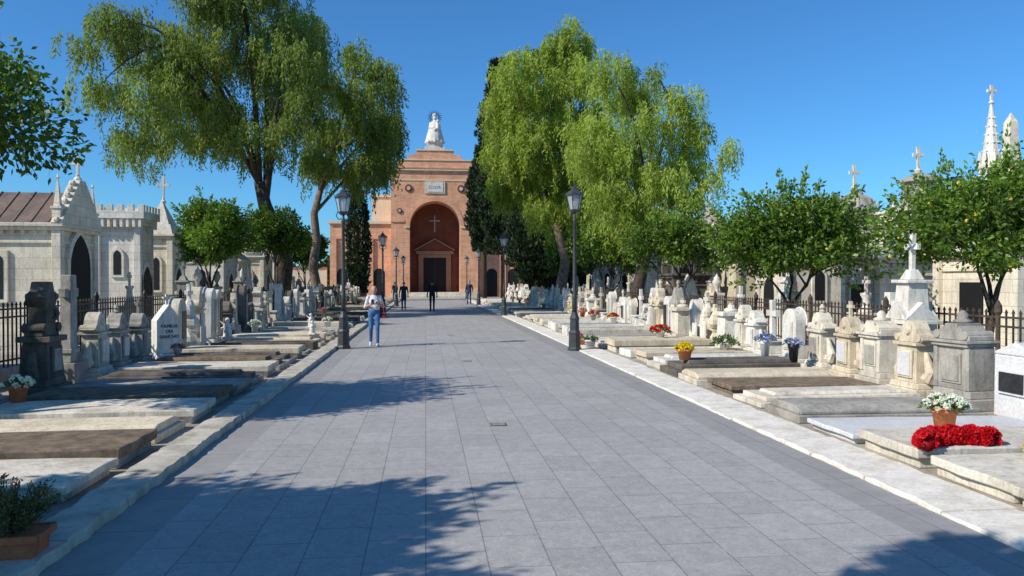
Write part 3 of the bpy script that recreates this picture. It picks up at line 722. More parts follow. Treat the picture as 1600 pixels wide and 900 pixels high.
kl={'scroll':'scrolled pediment gravestone','arch':'round topped gravestone','gable':'gabled gravestone with small cross','cross':'stone cross on pedestal','column':'column monument with cross','shrine':'stepped shrine monument with cross','urn':'pedestal monument topped by urn','rock':'rough rock mound with cross','altar':'large pedimented gravestone','block':'smooth block gravestone with dark plaque','tall':'tall slender cross monument','ornate':'carved gravestone with scrolled crown'}
RG=[(8.95,'block','modern',.66,.98),(9.95,'altar','grey',.64,1.14),(11.0,'scroll','cream',.64,1.16),(12.05,'altar','pale',.54,1.06),(13.05,'scroll','cream',.62,1.12),(14.05,'scroll','pale',.62,1.16),(14.95,'arch','white',.56,1.2),(15.85,'cross','white',.6,1.35),(16.7,'scroll','white',.55,1.1),(17.55,'scroll','pale',.55,1.2)]
y=18.4
while y<70:
    RG.append((y,random.choice(['scroll','scroll','scroll','arch','gable','cross','urn','rock','arch','ornate','column']),random.choice(['white','white','pale','cream','white','white','grey']),U(.42,.6),U(.9,1.6))); y+=.82+U(-.06,.08)
for(y,k,mm,w,h) in RG: gravestone(1,7.5+U(-.05,.12),y,k,mm,w,h,'%s %s facing the avenue'%(names[mm],kl[k]))
gravestone(1,8.05,12.0,'shrine','white',.6,2.55,'white stepped shrine monument with cross by the iron fence')
LG=[(10.9,'scroll','grey',.6,1.2),(12.4,'ornate','dark',.56,1.75),(13.6,'tall','grey',.5,1.86),(14.6,'scroll','pale',.56,1.2),(15.6,'scroll','grey',.54,1.15),(16.6,'scroll','grey',.5,1.1)]
gs=gravestone(-1,-5.7,17.75,'gable','white',.56,1.25,'white gabled gravestone lettered for a family','FAMILIA\nDIA\nSANCHO'); gs.rotation_euler[2]=-.8
LG+= [(18.9,'arch','pale',.56,1.35)]
y=19.8
while y<70:
    LG.append((y,random.choice(['scroll','scroll','arch','gable','cross','urn','rock','arch','ornate','tall','column']),random.choice(['white','pale','grey','white','cream','dark']),U(.44,.6),U(1.0,1.7))); y+=.9+U(-.05,.12)
for(y,k,mm,w,h) in LG: gravestone(-1,-5.85+U(-.1,.06),y,k,mm,w,h,'%s %s facing the avenue'%(names[mm],kl[k]))
for i in range(24):
    k=random.choice(['cross','column','tall','scroll','urn','shrine']); mm=random.choice(['white','white','pale','cream'])
    y=15.5+i*1.75+U(-.3,.3)
    if 18.0<y<20.3: continue
    gravestone(1,U(9.9,11.2),y,k,mm,.6,U(1.5,2.2) if k!='shrine' else U(2.3,2.5),'%s %s behind the iron fence'%(names[mm],kl[k]))
for i in range(14):
    k=random.choice(['cross','column','tall','urn','shrine']); mm=random.choice(['white','grey','pale','grey'])
    y=25.5+i*2.2+U(-.3,.3)
    gravestone(-1,U(-9.3,-8.3),y,k,mm,.6,U(1.7,2.4) if k!='shrine' else U(2.4,2.7),'%s %s behind the iron fence'%(names[mm],kl[k]))

# ---------------------------------------------------------------- fences
def fence(x,y0,y1,h,mat,label,lw):
    t=thing('iron_fence',label,'fence',(x,y0,0)); L=y1-y0
    b=MB(); b.box(-.12,.12,0,L,0,.28,M['grey']); b.build('fence_plinth',t,False,.01)
    b=MB(); n=int(L/.14)
    for i in range(n):
        yy=.07+i*.14; b.box(-.011,.011,yy-.011,yy+.011,.28,h-.06,mat); b.box(-.02,.02,yy-.02,yy+.02,h-.06,h,mat,.1,.1)
    for z in(.38,h-.28,h-.14): b.box(-.02,.02,0,L,z,z+.03,mat)
    b.build('fence_railing',t)
    for k in range(int(L/lw)+1):
        b=MB(); yy=k*lw; b.lathe([(.06,.28),(.06,.4),(.035,.45),(.035,h-.1),(.06,h-.05),(.055,h+.05),(.01,h+.14)],(0,yy,0),mat,8); b.build('fence_post',t)
fence(8.75,8.0,66,1.33,M['rust'],'rusty iron railing fence on low stone plinth',2.9)
fence(-7.15,9.0,66,1.4,M['iron'],'black iron railing fence on low stone plinth',2.9)

# ---------------------------------------------------------------- mausoleums
def lancet(hw,z0,z1,n=6):
    spr=z1-hw*1.5; p=[(-hw,z0),(hw,z0)]
    for i in range(n+1): a=i/n*math.radians(60); p.append((-hw+2*hw*math.cos(a),spr+2*hw*math.sin(a)*.87))
    for i in range(n-1,-1,-1): a=i/n*math.radians(60); p.append((hw-2*hw*math.cos(a),spr+2*hw*math.sin(a)*.87))
    return p
def mausoleum(side,x,y,w,dp,h,roof,wm,rm,label,pin=False,win='lancet',crossh=.7,rh=None,gothic=False):
    t=thing('mausoleum',label,'mausoleum',(x,y,0),0 if side<0 else math.pi,'family mausoleums')
    W=M[wm];Rm=M[rm]; rh=rh or w*.45
    b=MB(); b.box(-dp-.12,.12,-w/2-.12,w/2+.12,0,.45,W); b.box(-dp,0,-w/2,w/2,.452,h-.2,W)
    for sx in(-dp,0):
        for sy in(-w/2,w/2): b.box(sx-.12,sx+.12,sy-.12,sy+.12,.453,h-.203,W)
    b.box(-dp-.15,.15,-w/2-.15,w/2+.15,h-.2,h-.1,W); b.box(-dp-.22,.22,-w/2-.22,w/2+.22,h-.098,h,W)
    b.box(-dp-.06,.06,-w/2-.06,w/2+.06,h-.55,h-.47,W)
    k=int(dp/.28)
    for i in range(k+1):
        xx=-dp+dp*i/max(k,1)
        for sg in(-1,1): b.box(xx-.05,xx+.05,sg*(w/2+.05)-.05,sg*(w/2+.05)+.05,h-.3,h-.203,W)
    b.build('wall',t,False,.012)
    b=MB(); top=h+rh
    if roof=='gable':
        b.prism([(-w/2-.15,h+.002),(w/2+.15,h+.002),(0,h+rh)],'x',-dp-.1,-.1,Rm)
        k=int(dp/.45)
        for i in range(k+1):
            xx=-dp+i*(dp-.2)/k
            for sg in(-1,1): b.tube([(xx,sg*(w/2+.14),h+.02),(xx,0,h+rh+.015)],[.022,.022],Rm,4)
        rf=b.build('roof',t)
        b=MB(); b.prism([(-w/2-.24,h+.002),(w/2+.24,h+.002),(.16,top+.35),(-.16,top+.35)],'x',-.098,.2,W)
        if not gothic: b.prism([(.32*math.cos(a*math.pi/6),h+rh*.42+.32*math.sin(a*math.pi/6)) for a in range(12)],'x',.203,.23,M['void'])
        else:
            for k in range(7):
                f=k/7
                for sg in(-1,1): b.sphere((.05,sg*((w/2+.2)*(1-f)+.16*f),h+.08+(rh+.35)*f),(.1,.08,.09),W,6,4)
        b.build('gable',t,False,.01); top+=.35
    elif roof=='pyramid':
        b.box(-dp-.1,.1,-w/2-.1,w/2+.1,h+.002,h+rh*.3,Rm,.8,.8); b.box(-dp*.9,-dp*.1,-w*.4,w*.4,h+rh*.302,h+rh,Rm,.12,.12); b.build('roof',t)
    elif roof=='dome':
        r=min(w,dp)*.46; b.lathe([(r*1.05,.002),(r*1.05,.2),(r*.9,.24),(r*.86,r*.45),(r*.7,r*.74),(r*.4,r*.95),(.12,r*1.08),(.1,r*1.25)],(-dp/2,0,h),Rm,16)
        for i in range(8):
            a=2*math.pi*i/8+.39; b.tube([(-dp/2+r*.92*math.cos(a),r*.92*math.sin(a),h+.24),(-dp/2+r*.74*math.cos(a),r*.74*math.sin(a),h+r*.74),(-dp/2+.12*math.cos(a),.12*math.sin(a),h+r*1.08)],[.045,.04,.03],Rm,5)
            b.lathe([(.06,.2),(.03,.38),(.05,.42),(.005,.5)],(-dp/2+r*1.05*math.cos(a),r*1.05*math.sin(a),h),Rm,6)
        b.build('roof',t,False); top=h+r*1.25
    elif roof=='spire':
        r=min(w,dp)*.42
        b.lathe([(r,.002),(r,.25),(r*.8,.27),(r*.75,.9),(r*.95,.95),(r*.9,1.05),(.06,rh)],(-dp/2,0,h),Rm,8,math.pi/8); b.build('roof',t)
    elif roof=='crenel':
        b.box(-dp-.3,.3,-w/2-.3,w/2+.3,h+.002,h+.28,W)
        for i in range(6):
            f=i/5
            for sg in(-1,1):
                xx=-dp-.2+(dp+.4)*f; yy=sg*(w/2+.2); b.box(xx-.1,xx+.1,yy-.09,yy+.09,h+.282,h+.5,W)
                yy2=(-w/2-.2)+(w+.4)*f; xx2=.2 if sg>0 else -dp-.2
                if 0<i<5: b.box(xx2-.09,xx2+.09,yy2-.1,yy2+.1,h+.282,h+.5,W)
        for i in range(9):
            for sg in(-1,1):
                xx=-dp-.15+(dp+.3)*i/8; b.box(xx-.05,xx+.05,sg*(w/2+.19)-.08,sg*(w/2+.19)+.08,h-.3,h+.001,W)
        b.build('roof',t,False,.01); top=h+.28
    cxx=-.0 if roof=='gable' else -dp/2
    if crossh:
        b=MB(); b.lathe([(.09,-.05),(.12,.05),(.05,.12),(.05,.18)],(cxx+.05,0,top),W,8)
        b.crossy(cxx+.05,top+.15,crossh,crossh*.55,min(.08,crossh*.12),-.035,.035,W,1.6,.62); b.build('cross',t)
    if pin:
        for sx in(-dp,0):
            for sy in(-w/2,w/2):
                b=MB(); b.box(sx-.11,sx+.11,sy-.11,sy+.11,h+.002,h+.4,W); b.box(sx-.14,sx+.14,sy-.14,sy+.14,h+.402,h+.46,W)
                b.lathe([(.12,.46),(.02,1.2),(.05,1.25),(.01,1.35)],(sx,sy,h),W,4,math.pi/4); b.build('pinnacle',t)
    b=MB(); dh=min(2.3,h*.68); dw=.4
    if gothic: dh=h*.92; dw=.62
    fr=lancet(dw+.16,.46,dh+.2) if win=='lancet' or gothic else [(-.52,.46),(.52,.46),(.52,dh+.12),(-.52,dh+.12)]
    b.prism(fr,'x',.002,.12,W); o=b.build('door_frame',t,False,.01)
    b=MB(); b.prism(lancet(dw,.47,dh) if win=='lancet' or gothic else [(-.4,.47),(.4,.47),(.4,dh),(-.4,dh)],'x',.12,.135,M['void']); b.build('door',o)
    if win:
        for sg in(-1,1):
            for cx_ in ([-dp*.5] if dp<3 else [-dp*.28,-dp*.72]):
                z0,z1=h*.38,h*.74
                hw_=.18 if dp>1.6 else .13
                if roof=='crenel': z0,z1=h*.5,h*.72
                b=MB(); ya=sg*(w/2+.002); yb=sg*(w/2+.07)
                if win=='pair': b.prism([(cx_-.42,z0-.1),(cx_+.42,z0-.1),(cx_+.42,z1+.12),(cx_-.42,z1+.12)],'y',min(ya,yb),max(ya,yb),W)
                else: b.prism([(cx_+p[0],p[1]) for p in lancet(hw_+.1,z0-.1,z1+.12)],'y',min(ya,yb),max(ya,yb),W)
                o=b.build('window',t,False,.008)
                ya=sg*(w/2+.07); yb=sg*(w/2+.08); b=MB()
                if win=='pair':
                    for q in(-.18,.18): b.prism([(cx_+q+p[0],p[1]) for p in lancet(.12,z0,z1)],'y',min(ya,yb),max(ya,yb),M['void'])
                else: b.prism([(cx_+p[0],p[1]) for p in lancet(hw_,z0,z1)],'y',min(ya,yb),max(ya,yb),M['void'])
                b.build('window_pane',o)
    return t
mausoleum(-1,-10,23.4,2.2,6.0,3.35,'gable','ashlar','roofbrown','cream ashlar gothic mausoleum with brown seamed roof and pinnacles',True,'pair',.55,.95,True)
mausoleum(-1,-10.3,29.6,1.1,1.4,4.0,'crenel','ashlarw','ashlarw','narrow white stone castle-like mausoleum with battlements',False,'lancet',0)
mausoleum(-1,-10.4,33.6,1.4,1.1,3.7,'pyramid','ashlar','pale','cream mausoleum with pointed roof and slim cross',False,'lancet',.95,1.35)
mausoleum(-1,-10.2,41.5,2.8,3.4,3.2,'gable','ashlarw','pale','white gabled mausoleum with lancet windows',True,'lancet',.6,1.0)
mausoleum(-1,-10.6,46.5,2.6,3,3.0,'pyramid','ashlar','roofgrey','cream mausoleum with stepped stone roof',False,'lancet',.7)
mausoleum(-1,-10.4,52.0,2.6,3,3.4,'dome','ashlar','pale','cream domed mausoleum with cross',False,'lancet',.7)
mausoleum(-1,-11,59.0,3,3,3.4,'gable','ashlarw','roofgrey','white gabled mausoleum with grey roof',True,'lancet',.6)
mausoleum(-1,-14.5,37.0,3,3.5,3.6,'pyramid','ashlar','pale','tall cream mausoleum with pyramidal roof',True,'lancet',.9)
mausoleum(-1,-9.6,9.2,2.8,3.2,3.5,'gable','ashlar','roofgrey','unseen cream gabled mausoleum added behind the black fence to shade the graves',True,'lancet',.6)  # out of view, added so its shadow darkens the left headstones
mausoleum(-1,-9.6,14.0,2.8,3.2,3.4,'pyramid','ashlarw','roofgrey','unseen white mausoleum with stepped roof added behind the fence to shade the graves',True,'lancet',.6)  # second added shade caster outside the frame, for left headstones and slab ends
mausoleum(1,13.0,16.9,2.6,3.0,2.55,'pyramid','ashlar','pale','cream carved mausoleum with low stepped roof',False,'pair',.0,.5)
mausoleum(1,12.2,20.3,1.7,1.9,2.45,'pyramid','ashlarw','pale','small white mausoleum with stepped pyramid roof and cross',False,'rect',.5,.9)
mausoleum(1,15.4,27.6,1.7,1.7,4.3,'dome','ashlar','roofgrey','cream mausoleum with ribbed stone dome and cross',False,'lancet',.75)
mausoleum(1,16.0,24.6,1.6,1.6,4.2,'spire','ashlar','roofgrey','cream mausoleum with short grey spire and cross',False,'lancet',.7,1.3)
mausoleum(1,13.0,33.5,5.0,4,3.1,'gable','cream','roofbrown','reddish cream mausoleum with low brown roof',False,'rect',.5,.8)
mausoleum(1,12.2,26.0,2.0,2.4,2.9,'gable','pale','roofgrey','pale weathered mausoleum with gabled roof',False,'lancet',.5,.7)
mausoleum(1,10.6,32.6,1.5,1.5,2.1,'spire','dark','dark','dark gothic tomb with small spire',True,'lancet',.5,1.6)
mausoleum(1,15.5,44.5,2.6,3,4.2,'spire','ashlar','roofgrey','cream mausoleum with grey spire and tall cross',True,'lancet',1.0,2.2)
mausoleum(1,14.5,50.5,2.6,3,4.4,'dome','ashlarw','roofgrey','white domed mausoleum with cross',True,'lancet',.9)
mausoleum(1,13.0,40.2,2.6,3,3.2,'pyramid','ashlar','pale','cream mausoleum with pyramid roof',False,'lancet',.7)
mausoleum(1,12.5,57.0,2.6,3,3.2,'gable','ashlar','roofgrey','cream mausoleum with grey gabled roof',True,'lancet',.7)
t=thing('spire_monument','slender white gothic spire monument topped by cross','monument',(15.9,20.1,0)); W=M['white']
b=MB(); b.box(-.6,.6,-.6,.6,0,.4,W); b.box(-.45,.45,-.45,.45,.402,3.6,W,.9,.9); b.box(-.5,.5,-.5,.5,3.602,3.75,W); b.build('pedestal',t,False,.01)
b=MB()
for i in range(8):
    a=2*math.pi*i/8+math.pi/8; b.tube([(.27*math.cos(a),.27*math.sin(a),3.75),(.27*math.cos(a),.27*math.sin(a),4.95)],[.045,.045],W,6)
b.lathe([(.14,3.75),(.14,4.95)],(0,0,0),M['grey'],8); b.lathe([(.34,4.95),(.34,5.05),(.28,5.07)],(0,0,0),W,8,math.pi/8)
for i in range(8):
    a=2*math.pi*i/8+math.pi/8; b.lathe([(.05,5.05),(.045,5.25),(.005,5.45)],(.3*math.cos(a),.3*math.sin(a),0),W,4)
b.build('lantern',t)
b=MB(); b.lathe([(.26,5.07),(.15,5.9),(.04,6.75),(.08,6.8),(.03,6.88)],(0,0,0),W,8,math.pi/8)
for i in range(8):
    a=2*math.pi*i/8+math.pi/8
    for k in range(6): f=k/6; r=.26-.2*f; b.sphere((r*math.cos(a),r*math.sin(a),5.2+1.4*f),.03,W,5,4)
b.build('spire',t); b=MB(); b.crossy(0,6.86,.45,.27,.06,-.03,.03,W,1.4,.62); b.build('cross',t)
t=thing('obelisk','tall pale stone obelisk on square base','obelisk',(17.4,21.2,0))
b=MB(); b.box(-.5,.5,-.5,.5,0,1.2,M['pale']); b.box(-.4,.4,-.4,.4,1.202,1.6,M['pale']); b.build('pedestal',t,False,.01)
b=MB(); b.box(-.27,.27,-.27,.27,1.602,6.5,M['pale'],.5,.5); b.box(-.135,.135,-.135,.135,6.502,6.8,M['pale'],.05,.05); b.build('shaft',t,False,.008)

# ---------------------------------------------------------------- trees
orange_tree((-6.6,10.1,0),2.1,3.8,1.35,36000,.11,30,'dense green orange tree overhanging the old graves',40,dark=.16,kmax=.85)
orange_tree((-6.6,3.2,0),2.1,3.8,1.2,30000,.14,0,'dense green orange tree shading the paving',38,kmax=.82)
orange_tree((-3.1,1.05,0),1.1,5.0,.85,11000,.14,0,'unseen tall green orange tree added to cast a shadow patch on the paving',20)  # added beside the camera, out of view, only to cast the bottom right shadow
orange_tree((-8.0,29.9,0),1.65,3.65,1.35,20000,.14,110,'round orange tree full of fruit behind the fence',34)
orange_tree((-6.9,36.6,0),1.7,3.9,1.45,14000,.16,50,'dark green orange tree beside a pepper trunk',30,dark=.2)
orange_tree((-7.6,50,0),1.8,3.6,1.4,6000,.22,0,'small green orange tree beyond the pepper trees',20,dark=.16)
orange_tree((9.7,12.2,0),1.5,2.9,.95,16000,.10,80,'spreading orange tree with fruit above the rusty fence',32,(-.25,0),-.04,.88)
orange_tree((9.5,19.1,0),2.3,2.9,1.2,22000,.13,70,'broad orange tree with pale new leaves by the fence',40,dark=-.02,kmax=.9)
orange_tree((9.6,28.2,0),1.8,3.1,1.4,12000,.15,40,'green orange tree behind white gravestones',28,kmax=.88)
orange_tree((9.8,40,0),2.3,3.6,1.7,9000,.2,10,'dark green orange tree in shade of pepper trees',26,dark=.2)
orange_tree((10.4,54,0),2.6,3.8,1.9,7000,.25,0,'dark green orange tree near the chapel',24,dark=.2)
BL=[(235,75,46),(205,110,34),(205,165,40),(205,215,32),(235,218,36),(262,120,52),(280,185,48),(310,85,60),(262,50,42),(315,150,50),(330,205,38),(370,30,60),(400,100,65),(440,0,60),(340,10,45),(470,50,58),(478,115,50),(440,160,48),(365,180,42),(405,215,36),(455,220,36),(372,235,24),(500,165,40),(385,-60,60),(440,70,52),(300,220,26),(200,70,26),(195,245,22)]
pepper_tree((-7.0,38.8,0),BL,440,31.9,'huge weeping pepper tree with dark forked trunk',M['lfPL'],M['bark'],122,.23,.064,
  [(0,0,-.1),(-.05,0,1.2),(.1,0,2.6),(-.2,0,4.1),(-.8,0,5.4),(-1.1,.1,6.6)],[.58,.46,.42,.38,.33,.26],.16,4.0,4.0)
BL2=[(560,100,38),(590,95,34),(540,145,44),(600,155,36),(575,195,40),(608,215,30),(530,215,40),(500,200,36),(485,250,28),(520,255,30),(560,255,34),(597,255,26),(505,125,34),(608,180,26),(585,235,32),(545,270,22)]
pepper_tree((-6.6,47.2,0),BL2,490,26.0,'weeping pepper tree with pinkish twisted trunk',M['lfPL'],M['barkP'],98,.27,.076,
  [(0,0,-.1),(.12,0,1.2),(-.12,0,2.6),(.1,0,4.2),(-.05,0,5.8),(.3,0,7.2)],[.36,.31,.27,.25,.22,.18],.14,3.0,3.6)
BR=[(880,80,38),(845,95,36),(905,75,32),(800,145,44),(850,150,52),(905,130,44),(790,195,38),(830,215,50),(890,200,50),(805,250,40),(850,265,46),(900,260,44),(780,165,28),(930,300,38),(860,310,38),(885,50,24),(800,290,30),(900,330,36),(835,330,32),(785,240,28),(925,240,36),(925,180,30)]
pepper_tree((8.1,47.4,0),BR,870,25.0,'tall bright green weeping pepper tree',M['lfPR'],M['barkP'],102,.28,.08,
  [(0,0,-.1),(.3,0,1.4),(.6,0,3.0),(.1,0,5.0),(-.6,0,7.0)],[.42,.36,.31,.26,.2],.12,3.2,2.2)
BR2=[(955,130,40),(1010,125,38),(985,155,42),(1035,160,38),(935,190,42),(1000,210,54),(1055,200,42),(1085,222,32),(1098,250,26),(950,255,48),(1020,272,50),(1068,262,42),(1088,285,26),(975,310,44),(1045,315,40),(1075,310,28),(920,230,36),(950,340,36),(1010,345,38),(1050,350,28),(925,300,34)]
pepper_tree((10.4,36.3,0),BR2,1000,32.4,'broad bright green weeping pepper tree',M['lfPR'],M['bark'],122,.23,.064,
  [(0,0,-.1),(-.2,0,1.3),(.1,0,2.6),(.5,0,3.9),(.3,0,5.2)],[.38,.32,.28,.24,.2],.12,3.0,2.0)
cypress((7.0,70,0),2.2,21.8,'tall dark cypress tree towering beside the chapel',22000,z0=4.2,leaf=.38)
cypress((5.6,73,0),1.6,14.5,'dark cypress tree standing before the chapel',13000,z0=4.6,leaf=.36)
cypress((9.3,62,0),2.6,11.0,'broad dark cypress tree behind pepper trees',14000,True,1.0,.38)
cypress((11.5,64,0),2.8,9.0,'broad dark cypress tree behind orange trees',12000,True,.8,.38)
cypress((-6.1,71,0),1.05,10.0,'slim dark cypress tree before the chapel wing',7000,leaf=.3)
cypress((15,58,0),2.6,8.0,'broad dark cypress tree behind mausoleums',9000,True,.8,.38)
n=60000
ang=rng.uniform(-.95,1.05,n); rr=rng.uniform(105,125,n)
hh=4.2+2.2*np.sin(ang*19)+1.6*np.sin(ang*47+1)+1.2*np.sin(ang*97)
P=np.stack([rr*np.sin(ang),rr*np.cos(ang),rng.random(n)**.8*np.maximum(hh,1.5)],1)
o=leaf_mesh('distant_tree_line',P,rng.normal(size=(n,3)),.9,.6,.45+rng.normal(size=n)*.2,[M['lfD']],None); o['kind']='stuff'; o['label']='distant dark green tree line beyond the cemetery'
for (x0,x1,yy) in((-60,-11,88),(15,70,88)):
    b=MB(); b.box(x0,x1,-.2,.2,0,3.2,M['plaster']); b.box(x0,x1,-.3,.3,3.202,3.35,M['terr']); o=b.build('perimeter_wall',loc=(0,yy,0)); tag(o,'cream plaster cemetery wall with tiled coping','wall')

# ---------------------------------------------------------------- flowers & pots
def bouquet(name,n,r,zc,fm,parent,green=True,fs=.035,flat=.6,nleaf=160,lr=None,leafm='lfG'):
    lr=lr or r
    if nleaf:
        u=unit(rng.normal(size=(nleaf,3))); u[:,2]=np.abs(u[:,2])*.8-.15; p=np.array([0,0,zc])+u*lr*(rng.random(nleaf)**.5)[:,None]*np.array([1,1,flat+.1])
        leaf_mesh('leaves',p,u+rng.normal(size=(nleaf,3))*.5,.07*max(1,lr/.2),.022*max(1,lr/.2),.5+rng.normal(size=nleaf)*.25,[M[leafm]],parent)
    if n:
        u=unit(rng.normal(size=(n,3))); u[:,2]=np.abs(u[:,2])
        c=np.array([0,0,zc])+u*r*rng.uniform(.8,1.05,n)[:,None]*np.array([1,1,flat])
        k=12; c2=np.repeat(c,k,0); d=unit(np.repeat(u,k,0)*.7+unit(rng.normal(size=(n*k,3)))); s=np.repeat(rng.normal(size=n)*.15,k)+rng.normal(size=n*k)*.2+.5
        leaf_mesh(name,c2,d,fs,fs*.8,s,[M[fm]],parent)
def pot(loc,r,h,mat,fm,n,fr,label,nleaf=150,fs=.035,leafm='lfG',flat=.6):
    t=thing('flower_pot',label,'flower pot',loc,0,None)
    MB().lathe([(r*.72,0),(r*.92,h*.76),(r*1.08,h*.78),(r*1.1,h),(r*.98,h),(r*.92,h*.9)],(0,0,0),mat,24).build('pot',t,True)
    bouquet('blossoms',n,fr,h*1.0,fm,t,True,fs,flat,nleaf,None,leafm)
pot((5.38,7.45,.2),.125,.24,M['terrP'],'fwhi',60,.21,'orange terracotta pot of white flowers on a tomb slab',260,.042)
pot((4.85,14.0,.28),.14,.2,M['terrP'],'fyel',46,.17,'terracotta pot of yellow flowers on a dark tomb',90,.05)
pot((4.25,19.6,.04),.15,.2,M['pvase'],'fwhi',20,.24,'white pot with leafy plant on the kerb',220,.04)
pot((4.2,20.5,.04),.12,.18,M['terr'],'fred',14,.18,'terracotta pot with small red flowers on the kerb',120,.04)
pot((6.0,19.2,.25),.12,.22,M['pvase'],'fred',50,.27,'white vase of red flowers on a tomb',160,.05)
pot((6.75,14.7,.22),.10,.36,M['pvase'],'fblu',40,.2,'white vase of blue and white flowers by a headstone',120,.045)
pot((6.95,13.9,.2),.10,.36,M['granite'],'fblu',30,.18,'dark vase of pale violet flowers by a headstone',110,.04)
pot((6.6,16.4,.2),.12,.2,M['pvase'],'fwhi',10,.3,'white pot with dark trailing plant on a tomb',300,.04)
pot((5.45,6.2,.18),.09,.06,M['pvase'],'fyel',50,.15,'low bowl of yellow and dried flowers on a tomb',160,.04,'fdead')
pot((-5.25,10.6,.19),.12,.22,M['terr'],'fwhi',26,.18,'terracotta pot of white flowers by a headstone',100,.045)
pot((-5.2,16.9,.2),.09,.16,M['pvase'],'fpin',16,.13,'small vase of pink flowers by a gravestone',80,.035)
pot((-3.3,26.5,.22),.12,.2,M['pvase'],'fwhi',30,.2,'white pot with white flowers on a tomb',100,.045)
for i in range(16):
    sd=random.choice([-1,1]); y=U(21,62); x=(U(6.2,6.9) if sd>0 else U(-5.3,-4.4))
    c=random.choice(['fred','fwhi','fpin','fyel']); nm={'fred':'red','fwhi':'white','fpin':'pink','fyel':'yellow'}[c]
    pot((x,y,.22),.11,.26,random.choice([M['pvase'],M['terr'],M['grey']]),c,24,.2,'vase of %s flowers standing on a tomb'%nm,90,.05)
t=thing('flower_cushion','curved wreath of dense red carnations lying on a tomb slab','flowers',(4.97,6.72,.2),.1)
n=620; P=[];D=[];S=[]
def arc(a): return np.array([.36*math.sin(a),.20*math.cos(a)-.08])
tb=MB(); tb.tube([(arc(a)[0],arc(a)[1],.03) for a in np.linspace(-1.5,1.5,12)],[.06]*12,M['fred'],8); tb.build('wreath_base',t,True)
for i in range(n):
    a=rng.uniform(-1.55,1.55); q=arc(a); ph=rng.uniform(-.25,math.pi+.25); rr_=.095+.012*math.sin(a*11)
    nx=math.sin(a); ny=math.cos(a)
    off=rr_*math.cos(ph); z=.03+rr_*1.15*max(0,math.sin(ph))
    x=q[0]+nx*off*.8; yv=q[1]+ny*off
    nrm=np.array([nx*math.cos(ph),ny*math.cos(ph),math.sin(ph)+.2]); nrm/=np.linalg.norm(nrm)
    kk=15; d=unit(nrm*.6+unit(rng.normal(size=(kk,3)))); P.append(np.repeat(np.array([[x,yv,z]]),kk,0)); D.append(d); S.append(.5+rng.normal()*.2+rng.normal(size=kk)*.18)
leaf_mesh('carnations',np.vstack(P),np.vstack(D),.04,.034,np.concatenate(S),[M['fred']],t)
t=thing('planter_box','red terracotta planter box with dry bushy plant on the kerb','planter',(-2.54,5.0,.08),.05); t.scale=(.92,)*3
b=MB(); b.box(-.30,.20,-.13,.13,0,.15,M['terr'],1.06,1.08)
b.box(-.34,.24,-.165,-.135,.11,.16,M['terr']);b.box(-.34,.24,.135,.165,.11,.16,M['terr']);b.box(.212,.25,-.134,.134,.11,.16,M['terr']);b.box(-.35,-.312,-.134,.134,.11,.16,M['terr']); b.build('box',t,False,.006)
P=[];D=[];S=[];tb=MB()
for i in range(60):
    u=unit(rng.normal(size=(1,3)))[0]; u[2]=abs(u[2])+.4; u/=np.linalg.norm(u); ln=rng.uniform(.2,.40); b0=np.array([.0+U(-.09,.09),U(-.06,.06),.13])
    tb.tube([tuple(b0),tuple(b0+u*ln*.5),tuple(b0+u*ln)],[.006,.004,.002],M['bark'],4)
    m_=44; f=rng.uniform(.35,1.05,m_)[:,None]; P.append(b0+u*ln*f+rng.normal(size=(m_,3))*.014); D.append(u+rng.normal(size=(m_,3))*.8); S.append(.45+rng.normal()*.2+rng.normal(size=m_)*.15)
tb.build('stems',t); leaf_mesh('plant',np.vstack(P),np.vstack(D),.035,.013,np.concatenate(S),[M['fdry']],t)
def angel(loc,h,label):
    t=thing('angel_figurine',label,'figurine',loc,U(-.5,.5)); s=h/.5
    b=MB(); b.box(-.12*s,.12*s,-.1*s,.1*s,0,.06*s,None); b.lathe([(.1*s,.05*s),(.09*s,.2*s),(.05*s,.34*s),(.03*s,.38*s)],(0,0,0),None,10); b.sphere((0,0,.43*s),.055*s,None)
    b.capsule((-.05*s,0,.32*s),(0,-.1*s,.27*s),.022*s,.02*s,None,6);b.capsule((.05*s,0,.32*s),(0,-.1*s,.27*s),.022*s,.02*s,None,6)
    for sg in(-1,1): b.capsule((sg*.04*s,.04*s,.3*s),(sg*.15*s,.07*s,.4*s),.03*s,.015*s,None,6); b.capsule((sg*.05*s,.05*s,.28*s),(sg*.14*s,.07*s,.24*s),.028*s,.015*s,None,6)
    remeshed(b,'figure',.012*s,2,t,None,[M['white']])
angel((-3.2,22.3,.24),.42,'small white praying angel figurine on a tomb'); angel((-3.7,25.5,.24),.5,'white angel figurine on a tomb')
angel((-5.3,21.4,.2),.6,'weathered white angel figurine by a gravestone')

